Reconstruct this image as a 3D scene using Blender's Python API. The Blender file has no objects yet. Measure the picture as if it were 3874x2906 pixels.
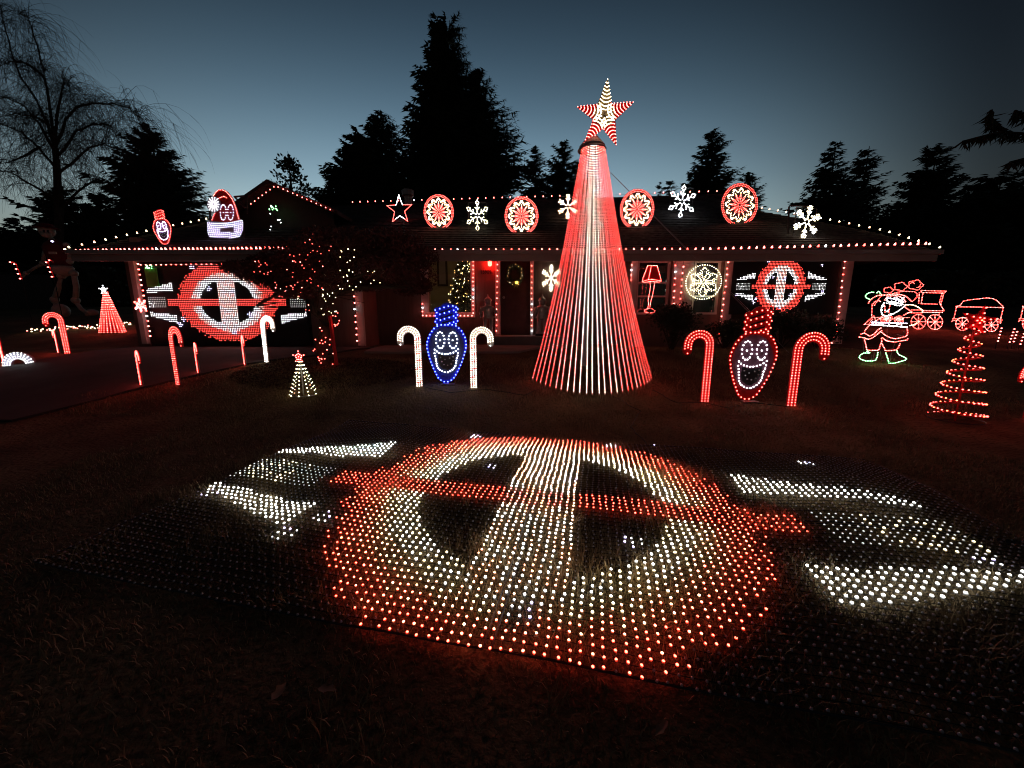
import bpy, math, random
import numpy as np
from mathutils import Vector, Quaternion, noise

random.seed(7)
rng = np.random.default_rng(11)
scene = bpy.context.scene
col = scene.collection
R = math.radians
PI = math.pi

# ------------------------------------------------------------------ camera
PITCH, EYE, FPX = R(10.0), 1.5, 1397.6
IW, IH = 3874.0, 2906.0
cam_d = bpy.data.cameras.new("camera")
cam_d.sensor_fit = 'HORIZONTAL'
cam_d.sensor_width = 36.0
cam_d.lens = FPX / IW * 36.0
cam_d.clip_start, cam_d.clip_end = 0.05, 600.0
cam = bpy.data.objects.new("camera", cam_d)
cam.location = (0, 0, EYE)
cam.rotation_euler = (R(90) - PITCH, 0, 0)
col.objects.link(cam)
scene.camera = cam

# ------------------------------------------------------------------ sky (dusk) and sun
SUN_AZ = -18.0            # the sun has set behind the house, a little to the left
world = bpy.data.worlds.new("World")
scene.world = world
world.use_nodes = True
wn, wl = world.node_tree.nodes, world.node_tree.links
for n in list(wn):
    wn.remove(n)
w_out = wn.new("ShaderNodeOutputWorld")
w_bg = wn.new("ShaderNodeBackground")
w_sky = wn.new("ShaderNodeTexSky")
w_sky.sky_type = 'NISHITA'
w_sky.sun_disc = False
w_sky.sun_elevation = R(-2.0)
w_sky.sun_rotation = R(SUN_AZ)
w_sky.ozone_density = 1.5
# afterglow: brightness falls with height above the horizon and away from the sunset
w_tc = wn.new("ShaderNodeTexCoord")
w_sep = wn.new("ShaderNodeSeparateXYZ")
wl.new(w_tc.outputs["Generated"], w_sep.inputs[0])
w_rp = wn.new("ShaderNodeValToRGB")
w_rp.color_ramp.interpolation = 'B_SPLINE'
while len(w_rp.color_ramp.elements) < 7:
    w_rp.color_ramp.elements.new(0.5)
for e, (p_, c_) in zip(w_rp.color_ramp.elements, (
        (0.0, (0.46, 0.45, 0.30)), (0.08, (0.44, 0.49, 0.40)), (0.17, (0.33, 0.43, 0.425)), (0.29, (0.145, 0.235, 0.295)),
        (0.44, (0.044, 0.084, 0.120)), (0.60, (0.0095, 0.021, 0.034)), (0.9, (0.006, 0.011, 0.019)))):
    e.position = p_; e.color = (*c_, 1)
wl.new(w_sep.outputs["Z"], w_rp.inputs[0])
w_dot = wn.new("ShaderNodeVectorMath"); w_dot.operation = 'DOT_PRODUCT'
w_dot.inputs[1].default_value = (math.sin(R(SUN_AZ * 0.4)), math.cos(R(SUN_AZ * 0.4)), 0.0)
wl.new(w_tc.outputs["Generated"], w_dot.inputs[0])
w_mr = wn.new("ShaderNodeMapRange"); w_mr.interpolation_type = 'SMOOTHSTEP'
w_mr.inputs["From Min"].default_value = 0.50; w_mr.inputs["From Max"].default_value = 1.0
w_mr.inputs["To Min"].default_value = 0.06; w_mr.inputs["To Max"].default_value = 1.85
wl.new(w_dot.outputs["Value"], w_mr.inputs["Value"])
w_mul = wn.new("ShaderNodeVectorMath"); w_mul.operation = 'SCALE'
wl.new(w_rp.outputs[0], w_mul.inputs[0]); wl.new(w_mr.outputs["Result"], w_mul.inputs["Scale"])
w_add = wn.new("ShaderNodeMix"); w_add.data_type = 'RGBA'
w_add.inputs["Factor"].default_value = 0.06
wl.new(w_mul.outputs[0], w_add.inputs["A"]); wl.new(w_sky.outputs[0], w_add.inputs["B"])
wl.new(w_add.outputs["Result"], w_bg.inputs[0])
w_bg.inputs[1].default_value = 1.0
wl.new(w_bg.outputs[0], w_out.inputs[0])

sun_d = bpy.data.lights.new("sun", 'SUN')
sun_d.energy = 0.004
sun_d.angle = R(12)
sun_d.color = (1.0, 0.8, 0.62)
sun = bpy.data.objects.new("sun", sun_d)
sun.rotation_euler = (R(90) - R(1.0), 0, R(180 - SUN_AZ))
sun.location = (0, 0, 30)
col.objects.link(sun)

scene.view_settings.view_transform = 'Standard'
scene.view_settings.look = 'None'
scene.view_settings.exposure = 0.0
scene.view_settings.gamma = 1.0
scene.view_settings.use_curve_mapping = False
scene.cycles.use_denoising = True
scene.cycles.max_bounces = 5
scene.cycles.diffuse_bounces = 3
scene.cycles.glossy_bounces = 2
scene.cycles.transmission_bounces = 4
scene.cycles.transparent_max_bounces = 8
scene.cycles.sample_clamp_indirect = 3.0
scene.cycles.use_light_tree = True
scene.cycles.pixel_filter_type = 'BLACKMAN_HARRIS'
scene.cycles.filter_width = 1.05
scene.cycles.caustics_reflective = False
scene.cycles.caustics_refractive = False

# ------------------------------------------------------------------ pixel <-> place
CP, SP = math.cos(PITCH), math.sin(PITCH)
def ray(px, py):
    u, v = (px - IW / 2) / FPX, (IH / 2 - py) / FPX
    return Vector((u, CP + v * SP, v * CP - SP))
def W(px, py, Y):
    d = ray(px, py)
    k = Y / d.y
    return Vector((d.x * k, Y, EYE + d.z * k))
def sm(a, b, x):
    t = min(1.0, max(0.0, (x - a) / (b - a)))
    return t * t * (3 - 2 * t)
def gz(x, y):
    z = 0.8 * sm(4.2, 8.6, y)
    side = max(sm(9.3, 10.6, abs(x)), sm(14.5, 17, y))
    z += 0.16 * max(0.0, min(y, 17) - 9.0) * side
    return z + 0.022 * noise.noise(Vector((x * 0.9, y * 0.9, 3.1)))
def G(px, py, far=60.0):
    d = ray(px, py)
    k = 0.3
    while k < far and EYE + d.z * k > gz(d.x * k, d.y * k):
        k += 0.01
    return Vector((d.x * k, d.y * k, gz(d.x * k, d.y * k)))
def mpp(p):
    """metres for one photograph pixel at point p"""
    return (p.y * CP - (p.z - EYE) * SP) / FPX

# ------------------------------------------------------------------ materials
def new_mat(name):
    m = bpy.data.materials.new(name)
    m.use_nodes = True
    nt = m.node_tree
    return m, nt, nt.nodes["Principled BSDF"]
def mat(name, c, rough=0.75, metal=0.0, vary=0.25, scale=6.0, bump=0.0, bscale=40.0, spec=0.5, stretch=None):
    m, nt, b = new_mat(name)
    b.inputs["Roughness"].default_value = rough
    b.inputs["Metallic"].default_value = metal
    b.inputs["Specular IOR Level"].default_value = spec
    tc = nt.nodes.new("ShaderNodeTexCoord")
    src = tc.outputs["Object"]
    if stretch:
        mp = nt.nodes.new("ShaderNodeMapping")
        mp.inputs["Scale"].default_value = stretch
        nt.links.new(src, mp.inputs[0])
        src = mp.outputs[0]
    nz = nt.nodes.new("ShaderNodeTexNoise")
    nz.inputs["Scale"].default_value = scale
    nz.inputs["Detail"].default_value = 5
    nt.links.new(src, nz.inputs["Vector"])
    rp = nt.nodes.new("ShaderNodeValToRGB")
    lo = [x * (1 - vary) for x in c]; hi = [min(1, x * (1 + vary)) for x in c]
    rp.color_ramp.elements[0].position = 0.3
    rp.color_ramp.elements[1].position = 0.7
    rp.color_ramp.elements[0].color = (*lo, 1)
    rp.color_ramp.elements[1].color = (*hi, 1)
    nt.links.new(nz.outputs["Fac"], rp.inputs[0])
    nt.links.new(rp.outputs[0], b.inputs["Base Color"])
    if bump:
        n2 = nt.nodes.new("ShaderNodeTexNoise")
        n2.inputs["Scale"].default_value = bscale
        n2.inputs["Detail"].default_value = 4
        nt.links.new(src, n2.inputs["Vector"])
        bp = nt.nodes.new("ShaderNodeBump")
        bp.inputs["Strength"].default_value = bump
        bp.inputs["Distance"].default_value = 0.02
        nt.links.new(n2.outputs["Fac"], bp.inputs["Height"])
        nt.links.new(bp.outputs[0], b.inputs["Normal"])
    return m
def glow(name, c, base=(0.4, 0.4, 0.4), sample=True):
    m, nt, b = new_mat(name)
    b.inputs["Base Color"].default_value = (*base, 1)
    b.inputs["Roughness"].default_value = 0.35
    mx = max(c)
    b.inputs["Emission Color"].default_value = (*[x / mx for x in c], 1)
    b.inputs["Emission Strength"].default_value = mx
    if not sample:
        m.cycles.emission_sampling = 'NONE'
    return m

# a LED is a bright lens on a plastic skirt whose duller, more saturated glow imitates a halo
LED = {}
def led_def(k, core, skirt):
    LED[k] = (glow("led_" + k + "_lens", core), glow("led_" + k + "_skirt", skirt))
led_def('red',    (13.0, 0.85, 0.68), (0.9, 0.016, 0.012))
led_def('pink',   (13.0, 1.9, 1.6), (0.9, 0.09, 0.075))
led_def('orange', (13.0, 1.25, 0.50), (0.9, 0.05, 0.006))
led_def('ember',  (13.0, 3.0, 1.2), (0.8, 0.10, 0.02))
led_def('peach',  (12.0, 6.2, 3.4), (0.8, 0.30, 0.14))
led_def('warm',   (10.0, 8.4, 5.0), (0.5, 0.38, 0.19))
led_def('white',  (11.0, 11.0, 11.4), (0.45, 0.45, 0.47))
led_def('faint',  (0.9, 0.9, 0.87), (0.06, 0.06, 0.055))
led_def('violet', (6.8, 5.8, 9.4), (0.36, 0.30, 0.6))
led_def('blue',   (0.85, 1.3, 18.0), (0.010, 0.03, 1.6))
led_def('mat_red',   (18.0, 1.10, 0.66), (1.0, 0.03, 0.008))
led_def('mat_ember', (22.0, 3.2, 1.7), (0.9, 0.08, 0.02))
led_def('mat_peach', (18.0, 8.5, 4.6), (0.8, 0.26, 0.12))
led_def('mat_white', (16.0, 15.6, 14.6), (0.5, 0.5, 0.48))
led_def('cone_red',  (17.0, 0.80, 0.64), (0.6, 0.012, 0.010))
led_def('cone_pink', (13.0, 3.0, 2.5), (0.5, 0.06, 0.05))
led_def('cone_white', (13.0, 11.2, 8.8), (0.35, 0.27, 0.18))
led_def('panel_red', (7.0, 0.42, 0.30), (0.5, 0.012, 0.009))
led_def('panel_pink', (7.0, 3.4, 2.9), (0.5, 0.08, 0.07))
led_def('panel_white', (7.0, 6.8, 7.1), (0.3, 0.3, 0.31))
led_def('tree_red',  (5.0, 0.42, 0.32), (0.4, 0.01, 0.008))
led_def('tree_warm', (4.2, 3.3, 1.7), (0.3, 0.2, 0.09))
led_def('cane_white', (8.4, 7.4, 6.0), (0.3, 0.2, 0.15))
led_def('cane_rose', (8.4, 5.0, 4.0), (0.3, 0.12, 0.09))
led_def('green',  (2.4, 8.0, 3.0), (0.12, 0.8, 0.16))
led_def('gold',   (5.0, 2.8, 0.8), (0.4, 0.2, 0.05))
OFF = mat("led_unlit_plastic", (0.48, 0.48, 0.50), 0.25, vary=0.1)
def led_mats(k):
    return (OFF, OFF) if k == 'off' else LED[k]

M = dict(
    grass_ground=None,
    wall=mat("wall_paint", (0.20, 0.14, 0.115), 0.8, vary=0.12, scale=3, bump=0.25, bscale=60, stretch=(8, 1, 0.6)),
    trim=mat("white_trim", (0.62, 0.58, 0.55), 0.6, vary=0.1, bump=0.1),
    door=mat("dark_red_door", (0.10, 0.035, 0.03), 0.5, vary=0.2),
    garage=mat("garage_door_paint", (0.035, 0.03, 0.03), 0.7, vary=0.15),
    shingle=mat("shingle", (0.055, 0.05, 0.05), 0.95, vary=0.5, scale=9, bump=0.6, bscale=30, spec=0.2),
    fascia=mat("fascia_board", (0.36, 0.30, 0.28), 0.6, vary=0.15, scale=2),
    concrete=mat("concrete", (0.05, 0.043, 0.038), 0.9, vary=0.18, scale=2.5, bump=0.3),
    dark=mat("dark_metal", (0.03, 0.03, 0.032), 0.5, vary=0.1),
    black=mat("black_panel", (0.012, 0.012, 0.013), 0.6, vary=0.1),
    pipe=mat("black_pipe", (0.02, 0.02, 0.022), 0.4),
    wire=mat("green_wire", (0.02, 0.03, 0.022), 0.6),
    steel=mat("grey_wire_frame", (0.35, 0.35, 0.36), 0.4, metal=0.6),
    red_board=mat("red_corrugated_plastic", (0.55, 0.015, 0.02), 0.45, vary=0.08),
    blue_board=mat("blue_corrugated_plastic", (0.03, 0.07, 0.60), 0.45, vary=0.08),
    white_board=mat("white_corrugated_plastic", (0.52, 0.50, 0.47), 0.45, vary=0.05),
    face_panel=mat("grey_face_panel", (0.30, 0.26, 0.33), 0.5, vary=0.06),
    face_red=mat("dull_red_face_panel", (0.26, 0.10, 0.16), 0.5, vary=0.06),
    face_blue=mat("dull_blue_face_panel", (0.07, 0.10, 0.26), 0.5, vary=0.06),
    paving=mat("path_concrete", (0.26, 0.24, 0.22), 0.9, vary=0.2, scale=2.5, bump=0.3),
    mouth=mat("dark_mouth_panel", (0.03, 0.03, 0.035), 0.5),
    strip=mat("red_light_strip", (0.42, 0.03, 0.03), 0.5, vary=0.1),
    strip_w=mat("pale_light_strip", (0.34, 0.20, 0.17), 0.5, vary=0.1),
    bone=mat("bone_plastic", (0.46, 0.38, 0.32), 0.6, vary=0.15, scale=8),
    shirt=mat("red_knit", (0.14, 0.015, 0.02), 0.95, vary=0.2, bump=0.4),
    bark=mat("bark", (0.06, 0.045, 0.035), 0.95, vary=0.4, bump=0.6, bscale=20),
    needles=mat("conifer_needles", (0.028, 0.042, 0.026), 0.85, vary=0.4, scale=1.2),
    twig=mat("birch_twig", (0.05, 0.042, 0.038), 0.9),
    maple=mat("maple_leaf", (0.10, 0.035, 0.03), 0.7, vary=0.5, scale=3),
    shrub=mat("shrub_leaf", (0.035, 0.05, 0.028), 0.7, vary=0.5, scale=5),
    blade=mat("grass_blade", (0.29, 0.225, 0.12), 0.75, vary=0.45, scale=2.2),
    leaf=mat("fallen_leaf", (0.22, 0.14, 0.08), 0.7, vary=0.35, scale=9),
    room=mat("room_wall", (0.50, 0.42, 0.27), 0.85, vary=0.06),
    mulch=mat("bark_mulch", (0.075, 0.05, 0.038), 0.95, vary=0.5, scale=25, bump=0.8, bscale=60),
    silver=mat("silver_paint", (0.55, 0.52, 0.50), 0.35, metal=0.6, vary=0.3, scale=12),
    number=mat("black_number", (0.015, 0.012, 0.012), 0.5),
    chim=mat("flue_metal", (0.30, 0.29, 0.28), 0.5, metal=0.4),
    net=mat("black_net", (0.012, 0.012, 0.012), 0.8),
)

def ground_mat(name, c1, c2, c3):
    m, nt, b = new_mat(name)
    tc = nt.nodes.new("ShaderNodeTexCoord")
    a = nt.nodes.new("ShaderNodeTexNoise"); a.inputs["Scale"].default_value = 1.3; a.inputs["Detail"].default_value = 6
    f = nt.nodes.new("ShaderNodeTexNoise"); f.inputs["Scale"].default_value = 26; f.inputs["Detail"].default_value = 6
    nt.links.new(tc.outputs["Object"], a.inputs["Vector"]); nt.links.new(tc.outputs["Object"], f.inputs["Vector"])
    r1 = nt.nodes.new("ShaderNodeValToRGB"); r1.color_ramp.elements[0].color = (*c1, 1); r1.color_ramp.elements[1].color = (*c2, 1)
    r1.color_ramp.elements[0].position = 0.35; r1.color_ramp.elements[1].position = 0.68
    nt.links.new(a.outputs["Fac"], r1.inputs[0])
    mx = nt.nodes.new("ShaderNodeMix"); mx.data_type = 'RGBA'
    r2 = nt.nodes.new("ShaderNodeValToRGB"); r2.color_ramp.elements[0].position = 0.5; r2.color_ramp.elements[1].position = 0.75
    nt.links.new(f.outputs["Fac"], r2.inputs[0]); nt.links.new(r2.outputs[0], mx.inputs["Factor"])
    nt.links.new(r1.outputs[0], mx.inputs["A"]); mx.inputs["B"].default_value = (*c3, 1)
    nt.links.new(mx.outputs["Result"], b.inputs["Base Color"])
    b.inputs["Roughness"].default_value = 0.95; b.inputs["Specular IOR Level"].default_value = 0.1
    bp = nt.nodes.new("ShaderNodeBump"); bp.inputs["Strength"].default_value = 0.9; bp.inputs["Distance"].default_value = 0.03
    nt.links.new(f.outputs["Fac"], bp.inputs["Height"]); nt.links.new(bp.outputs[0], b.inputs["Normal"])
    return m
M['grass_ground'] = ground_mat("lawn_soil", (0.11, 0.082, 0.046), (0.22, 0.165, 0.088), (0.055, 0.042, 0.026))
def glass_mat():
    m, nt, b = new_mat("window_glass")
    out = nt.nodes["Material Output"]
    t = nt.nodes.new("ShaderNodeBsdfTransparent"); g = nt.nodes.new("ShaderNodeBsdfGlossy")
    g.inputs["Roughness"].default_value = 0.03
    x = nt.nodes.new("ShaderNodeMixShader"); x.inputs[0].default_value = 0.08
    nt.links.new(t.outputs[0], x.inputs[1]); nt.links.new(g.outputs[0], x.inputs[2]); nt.links.new(x.outputs[0], out.inputs[0])
    return m
M['glass'] = glass_mat()

# ------------------------------------------------------------------ object helpers
def props(o, label=None, cat=None, group=None, kind=None):
    if label: o['label'] = label
    if cat: o['category'] = cat
    if group: o['group'] = group
    if kind: o['kind'] = kind
    return o
def thing(name, loc, label, cat, group=None, kind=None):
    o = bpy.data.objects.new(name, None)
    o.empty_display_size = 0.1
    o.location = loc
    col.objects.link(o)
    return props(o, label, cat, group, kind)
def root_loc(o):
    l = Vector((0, 0, 0))
    while o is not None:
        l = l + Vector(o.location)
        o = o.parent
    return l
def link(name, me, parent=None, kind=None):
    """me holds world coordinates; a child is stored relative to its parent"""
    o = bpy.data.objects.new(name, me)
    if parent is not None:
        off = root_loc(parent)
        n = len(me.vertices)
        co = np.empty(n * 3, np.float32); me.vertices.foreach_get("co", co)
        co = co.reshape(-1, 3) - np.array(off, np.float32)
        me.vertices.foreach_set("co", co.ravel()); me.update()
        o.parent = parent
    col.objects.link(o)
    if kind: o['kind'] = kind
    return o
def np_mesh(name, verts, faces, mats, midx=None, smooth=False):
    """verts (N,3), faces: (M,k) array of one polygon size or list of such arrays"""
    if not isinstance(faces, (list, tuple)):
        faces = [faces]
    me = bpy.data.meshes.new(name)
    verts = np.asarray(verts, np.float32)
    me.vertices.add(len(verts)); me.vertices.foreach_set("co", verts.ravel())
    loops = np.concatenate([np.asarray(f, np.int32).ravel() for f in faces])
    tot = np.concatenate([np.full(len(f), np.asarray(f).shape[1], np.int32) for f in faces])
    start = np.concatenate([[0], np.cumsum(tot)[:-1]]).astype(np.int32)
    me.loops.add(len(loops)); me.loops.foreach_set("vertex_index", loops)
    me.polygons.add(len(tot)); me.polygons.foreach_set("loop_start", start); me.polygons.foreach_set("loop_total", tot)
    for m in mats: me.materials.append(m)
    if midx is not None: me.polygons.foreach_set("material_index", np.asarray(midx, np.int32))
    if smooth: me.polygons.foreach_set("use_smooth", np.ones(len(tot), bool))
    me.update(calc_edges=True)
    return me

class MB:
    """collects shapes in world coordinates"""
    def __init__(s): s.v, s.f, s.m = [], [], []
    def add(s, vs, fs, m=0):
        b = len(s.v); s.v += [tuple(v) for v in vs]
        for f in fs: s.f.append([i + b for i in f]); s.m.append(m)
    def box(s, lo, hi, m=0):
        x0, y0, z0 = lo; x1, y1, z1 = hi
        s.add([(x0, y0, z0), (x1, y0, z0), (x1, y1, z0), (x0, y1, z0), (x0, y0, z1), (x1, y0, z1), (x1, y1, z1), (x0, y1, z1)],
              [(0, 3, 2, 1), (4, 5, 6, 7), (0, 1, 5, 4), (1, 2, 6, 5), (2, 3, 7, 6), (3, 0, 4, 7)], m)
    def hexa(s, p, m=0):
        s.add(p, [(0, 3, 2, 1), (4, 5, 6, 7), (0, 1, 5, 4), (1, 2, 6, 5), (2, 3, 7, 6), (3, 0, 4, 7)], m)
    def tube(s, pts, r, n=5, m=0, closed=False):
        pts = [Vector(p) for p in pts]
        rr = r if isinstance(r, (list, tuple)) else [r] * len(pts)
        rings = []
        for i, p in enumerate(pts):
            a = pts[i - 1] if (i > 0 or closed) else p
            b = pts[(i + 1) % len(pts)] if (i < len(pts) - 1 or closed) else p
            t = (b - a)
            t = t.normalized() if t.length > 1e-9 else Vector((0, 0, 1))
            u = t.cross(Vector((0, 0, 1)) if abs(t.z) < 0.9 else Vector((0, 1, 0))).normalized()
            w = t.cross(u)
            rings.append([p + (u * math.cos(2 * PI * k / n) + w * math.sin(2 * PI * k / n)) * rr[i] for k in range(n)])
        fs = []
        L = len(pts)
        for i in range(L if closed else L - 1):
            j = (i + 1) % L
            for k in range(n):
                fs.append((i * n + k, i * n + (k + 1) % n, j * n + (k + 1) % n, j * n + k))
        if not closed:
            fs.append(tuple(range(n - 1, -1, -1))); fs.append(tuple((L - 1) * n + k for k in range(n)))
        s.add([v for r_ in rings for v in r_], fs, m)
    def lathe(s, c, prof, n=10, m=0, sx=1.0, sy=1.0):
        c = Vector(c); vs = []
        for (r, z) in prof:
            for k in range(n):
                a = 2 * PI * k / n
                vs.append((c.x + r * sx * math.cos(a), c.y + r * sy * math.sin(a), c.z + z))
        fs = []
        for i in range(len(prof) - 1):
            for k in range(n):
                fs.append((i * n + k, i * n + (k + 1) % n, (i + 1) * n + (k + 1) % n, (i + 1) * n + k))
        fs.append(tuple(range(n - 1, -1, -1))); fs.append(tuple((len(prof) - 1) * n + k for k in range(n)))
        s.add(vs, fs, m)
    def ball(s, c, r, n=8, rings=6, m=0):
        c = Vector(c); r = r if isinstance(r, (tuple, list)) else (r, r, r)
        s.lathe(c, [(math.sin(PI * i / rings) * 1.0 + 1e-4, -math.cos(PI * i / rings) * r[2]) for i in range(rings + 1)], n, m, r[0], r[1])
    def plate(s, fr, poly, d0, d1, m=0):
        """outline poly (u,w) in frame fr, between depths d0 and d1 towards the viewer"""
        n = len(poly)
        s.add([fr(u, w, d0) for u, w in poly] + [fr(u, w, d1) for u, w in poly],
              [tuple(range(n - 1, -1, -1)), tuple(range(n, 2 * n))] + [(k, (k + 1) % n, n + (k + 1) % n, n + k) for k in range(n)], m)
    def build(s, name, mats, parent=None, kind=None, smooth=False):
        if not isinstance(mats, (list, tuple)): mats = [mats]
        me = bpy.data.meshes.new(name)
        me.from_pydata(s.v, [], s.f)
        for m in mats: me.materials.append(m)
        me.polygons.foreach_set("material_index", s.m)
        if smooth: me.polygons.foreach_set("use_smooth", [True] * len(s.f))
        me.update()
        return link(name, me, parent, kind)
def frame(o, rz=0.0, s=1.0, lean=0.0):
    """local frame standing at o, facing -Y, turned rz about z; u right, w up, d towards the viewer"""
    o = Vector(o)
    r = Vector((math.cos(rz), math.sin(rz), 0)); f = Vector((math.sin(rz), -math.cos(rz), 0))
    up = (Vector((0, 0, 1)) * math.cos(lean) - f * math.sin(lean))
    fw = (f * math.cos(lean) + Vector((0, 0, 1)) * math.sin(lean))
    def fr(u, w, d=0.0): return o + r * (u * s) + up * (w * s) + fw * d
    fr.n, fr.r, fr.up, fr.o, fr.s = fw, r, up, o, s
    return fr

# LED lens+skirt template: three rings of six
def led_template(shape):
    a = np.arange(6) * PI / 3
    ring = lambda r, z: np.stack([r * np.cos(a), r * np.sin(a), np.full(6, z)], 1)
    if shape == 'led':
        v = np.concatenate([ring(1.0, 0), ring(0.95, 0.75), ring(0.56, 1.3)])
    elif shape == 'c9':      # teardrop bulb in a socket
        v = np.concatenate([ring(0.6, 0), ring(1.0, 0.7), ring(0.35, 2.6)])
    else:                    # mini light
        v = np.concatenate([ring(0.8, 0), ring(1.0, 1.0), ring(0.45, 2.2)])
    q = []
    for i in range(2):
        for k in range(6):
            q.append((i * 6 + k, i * 6 + (k + 1) % 6, (i + 1) * 6 + (k + 1) % 6, (i + 1) * 6 + k))
    cap = [(12, 13, 14, 15, 16, 17)]
    return v, np.array(q), np.array(cap)
TPL = {k: led_template(k) for k in ('led', 'c9', 'mini')}
_bulb_cache = {}
def bulb_mesh(shape, colr, r):
    key = (shape, colr, round(r, 4))
    if key not in _bulb_cache:
        v, q, c = TPL[shape]
        lens, skirt = led_mats(colr)
        _bulb_cache[key] = np_mesh("bulb_" + colr, v * r, [q, c], [skirt, lens], [0] * 6 + [1] * 7)
    return _bulb_cache[key]
def quat(n):
    return Vector(n).to_track_quat('Z', 'Y')
def bulb_parts(parent, items, r, shape='led', name='bulb'):
    """each bulb an object; items = (pos, normal, colour)"""
    off = root_loc(parent)
    for p, n, c in items:
        o = bpy.data.objects.new(name, bulb_mesh(shape, c, r))
        o.parent = parent
        o.location = Vector(p) - off
        o.rotation_mode = 'QUATERNION'
        o.rotation_quaternion = quat(n)
        col.objects.link(o)
def bulb_mass(parent, items, r, shape='led', name='bulbs', rj=0.0):
    """bulbs too small or too many to be picked apart: one mesh"""
    if not items: return None
    cols = sorted(set(i[2] for i in items))
    mats = []
    slot = {}
    for c in cols:
        lens, skirt = led_mats(c)
        slot[c] = len(mats); mats += [skirt, lens]
    v, q, cp = TPL[shape]
    nI = len(items)
    P = np.array([tuple(i[0]) for i in items]); 
    N = np.array([tuple(i[1]) for i in items]); N /= np.linalg.norm(N, axis=1)[:, None] + 1e-9
    ref = np.where(np.abs(N[:, 2:3]) < 0.9, np.array([[0, 0, 1.0]]), np.array([[0, 1.0, 0]]))
    U = np.cross(N, ref); U /= np.linalg.norm(U, axis=1)[:, None]
    Wv = np.cross(N, U)
    rad = np.full(nI, r) * (1 + rj * rng.uniform(-1, 1, nI))
    V = P[:, None] + rad[:, None, None] * (v[None, :, 0:1] * U[:, None] + v[None, :, 1:2] * Wv[:, None] + v[None, :, 2:3] * N[:, None])
    base = (np.arange(nI) * len(v))[:, None, None]
    Q = (q[None] + base).reshape(-1, 4)
    C = (cp[None] + base).reshape(-1, 6)
    s0 = np.array([slot[i[2]] for i in items])
    mi = np.concatenate([(s0[:, None] + np.array([0] * 6 + [1] * 6)[None]).ravel(), s0 + 1])
    me = np_mesh(name, V.reshape(-1, 3), [Q, C], mats, mi)
    return link(name, me, parent, 'stuff')
def along(pts, step, closed=False):
    """points every step along a polyline"""
    pts = [Vector(p) for p in pts]
    if closed: pts = pts + [pts[0]]
    out, carry = [], 0.0
    for a, b in zip(pts, pts[1:]):
        L = (b - a).length
        t = carry
        while t < L:
            out.append(a.lerp(b, t / L)); t += step
        carry = t - L
    return out

# ------------------------------------------------------------------ ground
def axis(lo, hi, fine_lo, fine_hi, fs, grow=1.25):
    c = list(np.arange(fine_lo, fine_hi, fs)); s = fs; x = fine_hi
    while x < hi: c.append(x); s *= grow; x += s
    c.append(hi); s = fs; x = fine_lo - fs; l = []
    while x > lo: l.append(x); s *= grow; x -= s
    l.append(lo)
    return np.array(sorted(l) + c)
xs = axis(-110, 110, -11, 11, 0.17); ys = axis(-40, 150, -0.6, 9.5, 0.13)
gv = np.array([(x, y, gz(x, y)) for y in ys for x in xs])
nx, ny = len(xs), len(ys)
ii = (np.arange(ny - 1)[:, None] * nx + np.arange(nx - 1)[None]).ravel()
gq = np.stack([ii, ii + 1, ii + 1 + nx, ii + nx], 1)
lawn = link("lawn", np_mesh("lawn", gv, gq, [M['grass_ground']], smooth=True))
props(lawn, "dark winter lawn sloping up to the house", None, kind="structure")

def sheet(name, poly, dz, m, thick=0.05):
    """a paving sheet that follows the ground; poly = list of (x,y) as a quad strip [(xl,xr,y), ...]"""
    b = MB(); vs = []; fs = []
    for (xl, xr, y) in poly:
        for k in range(9):
            x = xl + (xr - xl) * k / 8
            vs.append((x, y, gz(x, y) + dz))
    for i in range(len(poly) - 1):
        for k in range(8):
            a = i * 9 + k
            fs.append((a, a + 1, a + 10, a + 9))
    b.add(vs, fs)
    # skirt round the edge
    n = len(poly)
    loop = [k for k in range(9)] + [i * 9 + 8 for i in range(1, n)] + [(n - 1) * 9 + k for k in range(7, -1, -1)] + [i * 9 for i in range(n - 2, 0, -1)]
    lo = [(vs[k][0], vs[k][1], vs[k][2] - thick) for k in loop]
    hi = [vs[k] for k in loop]
    L = len(loop)
    b.add(hi + lo, [(k, L + k, L + (k + 1) % L, (k + 1) % L) for k in range(L)])
    o = b.build(name, m)
    return props(o, kind="structure")
def lerp_strip(pl, n):
    out = []
    for (a, b) in zip(pl, pl[1:]):
        for k in range(n):
            t = k / n
            out.append(tuple(a[i] + (b[i] - a[i]) * t for i in range(3)))
    out.append(pl[-1]); return out
d1, d2, d3, d4 = G(1040, 1375), G(620, 1495), G(330, 1560), G(1330, 1330)
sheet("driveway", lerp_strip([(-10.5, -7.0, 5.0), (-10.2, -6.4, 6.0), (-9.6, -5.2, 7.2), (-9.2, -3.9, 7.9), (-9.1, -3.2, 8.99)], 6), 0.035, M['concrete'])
sheet("path", lerp_strip([(-3.2, 0.15, 8.0), (-3.2, 0.55, 8.45), (-3.2, 1.35, 9.2), (-3.2, 1.35, 9.35)], 5), 0.045, M['paving'])

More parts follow.
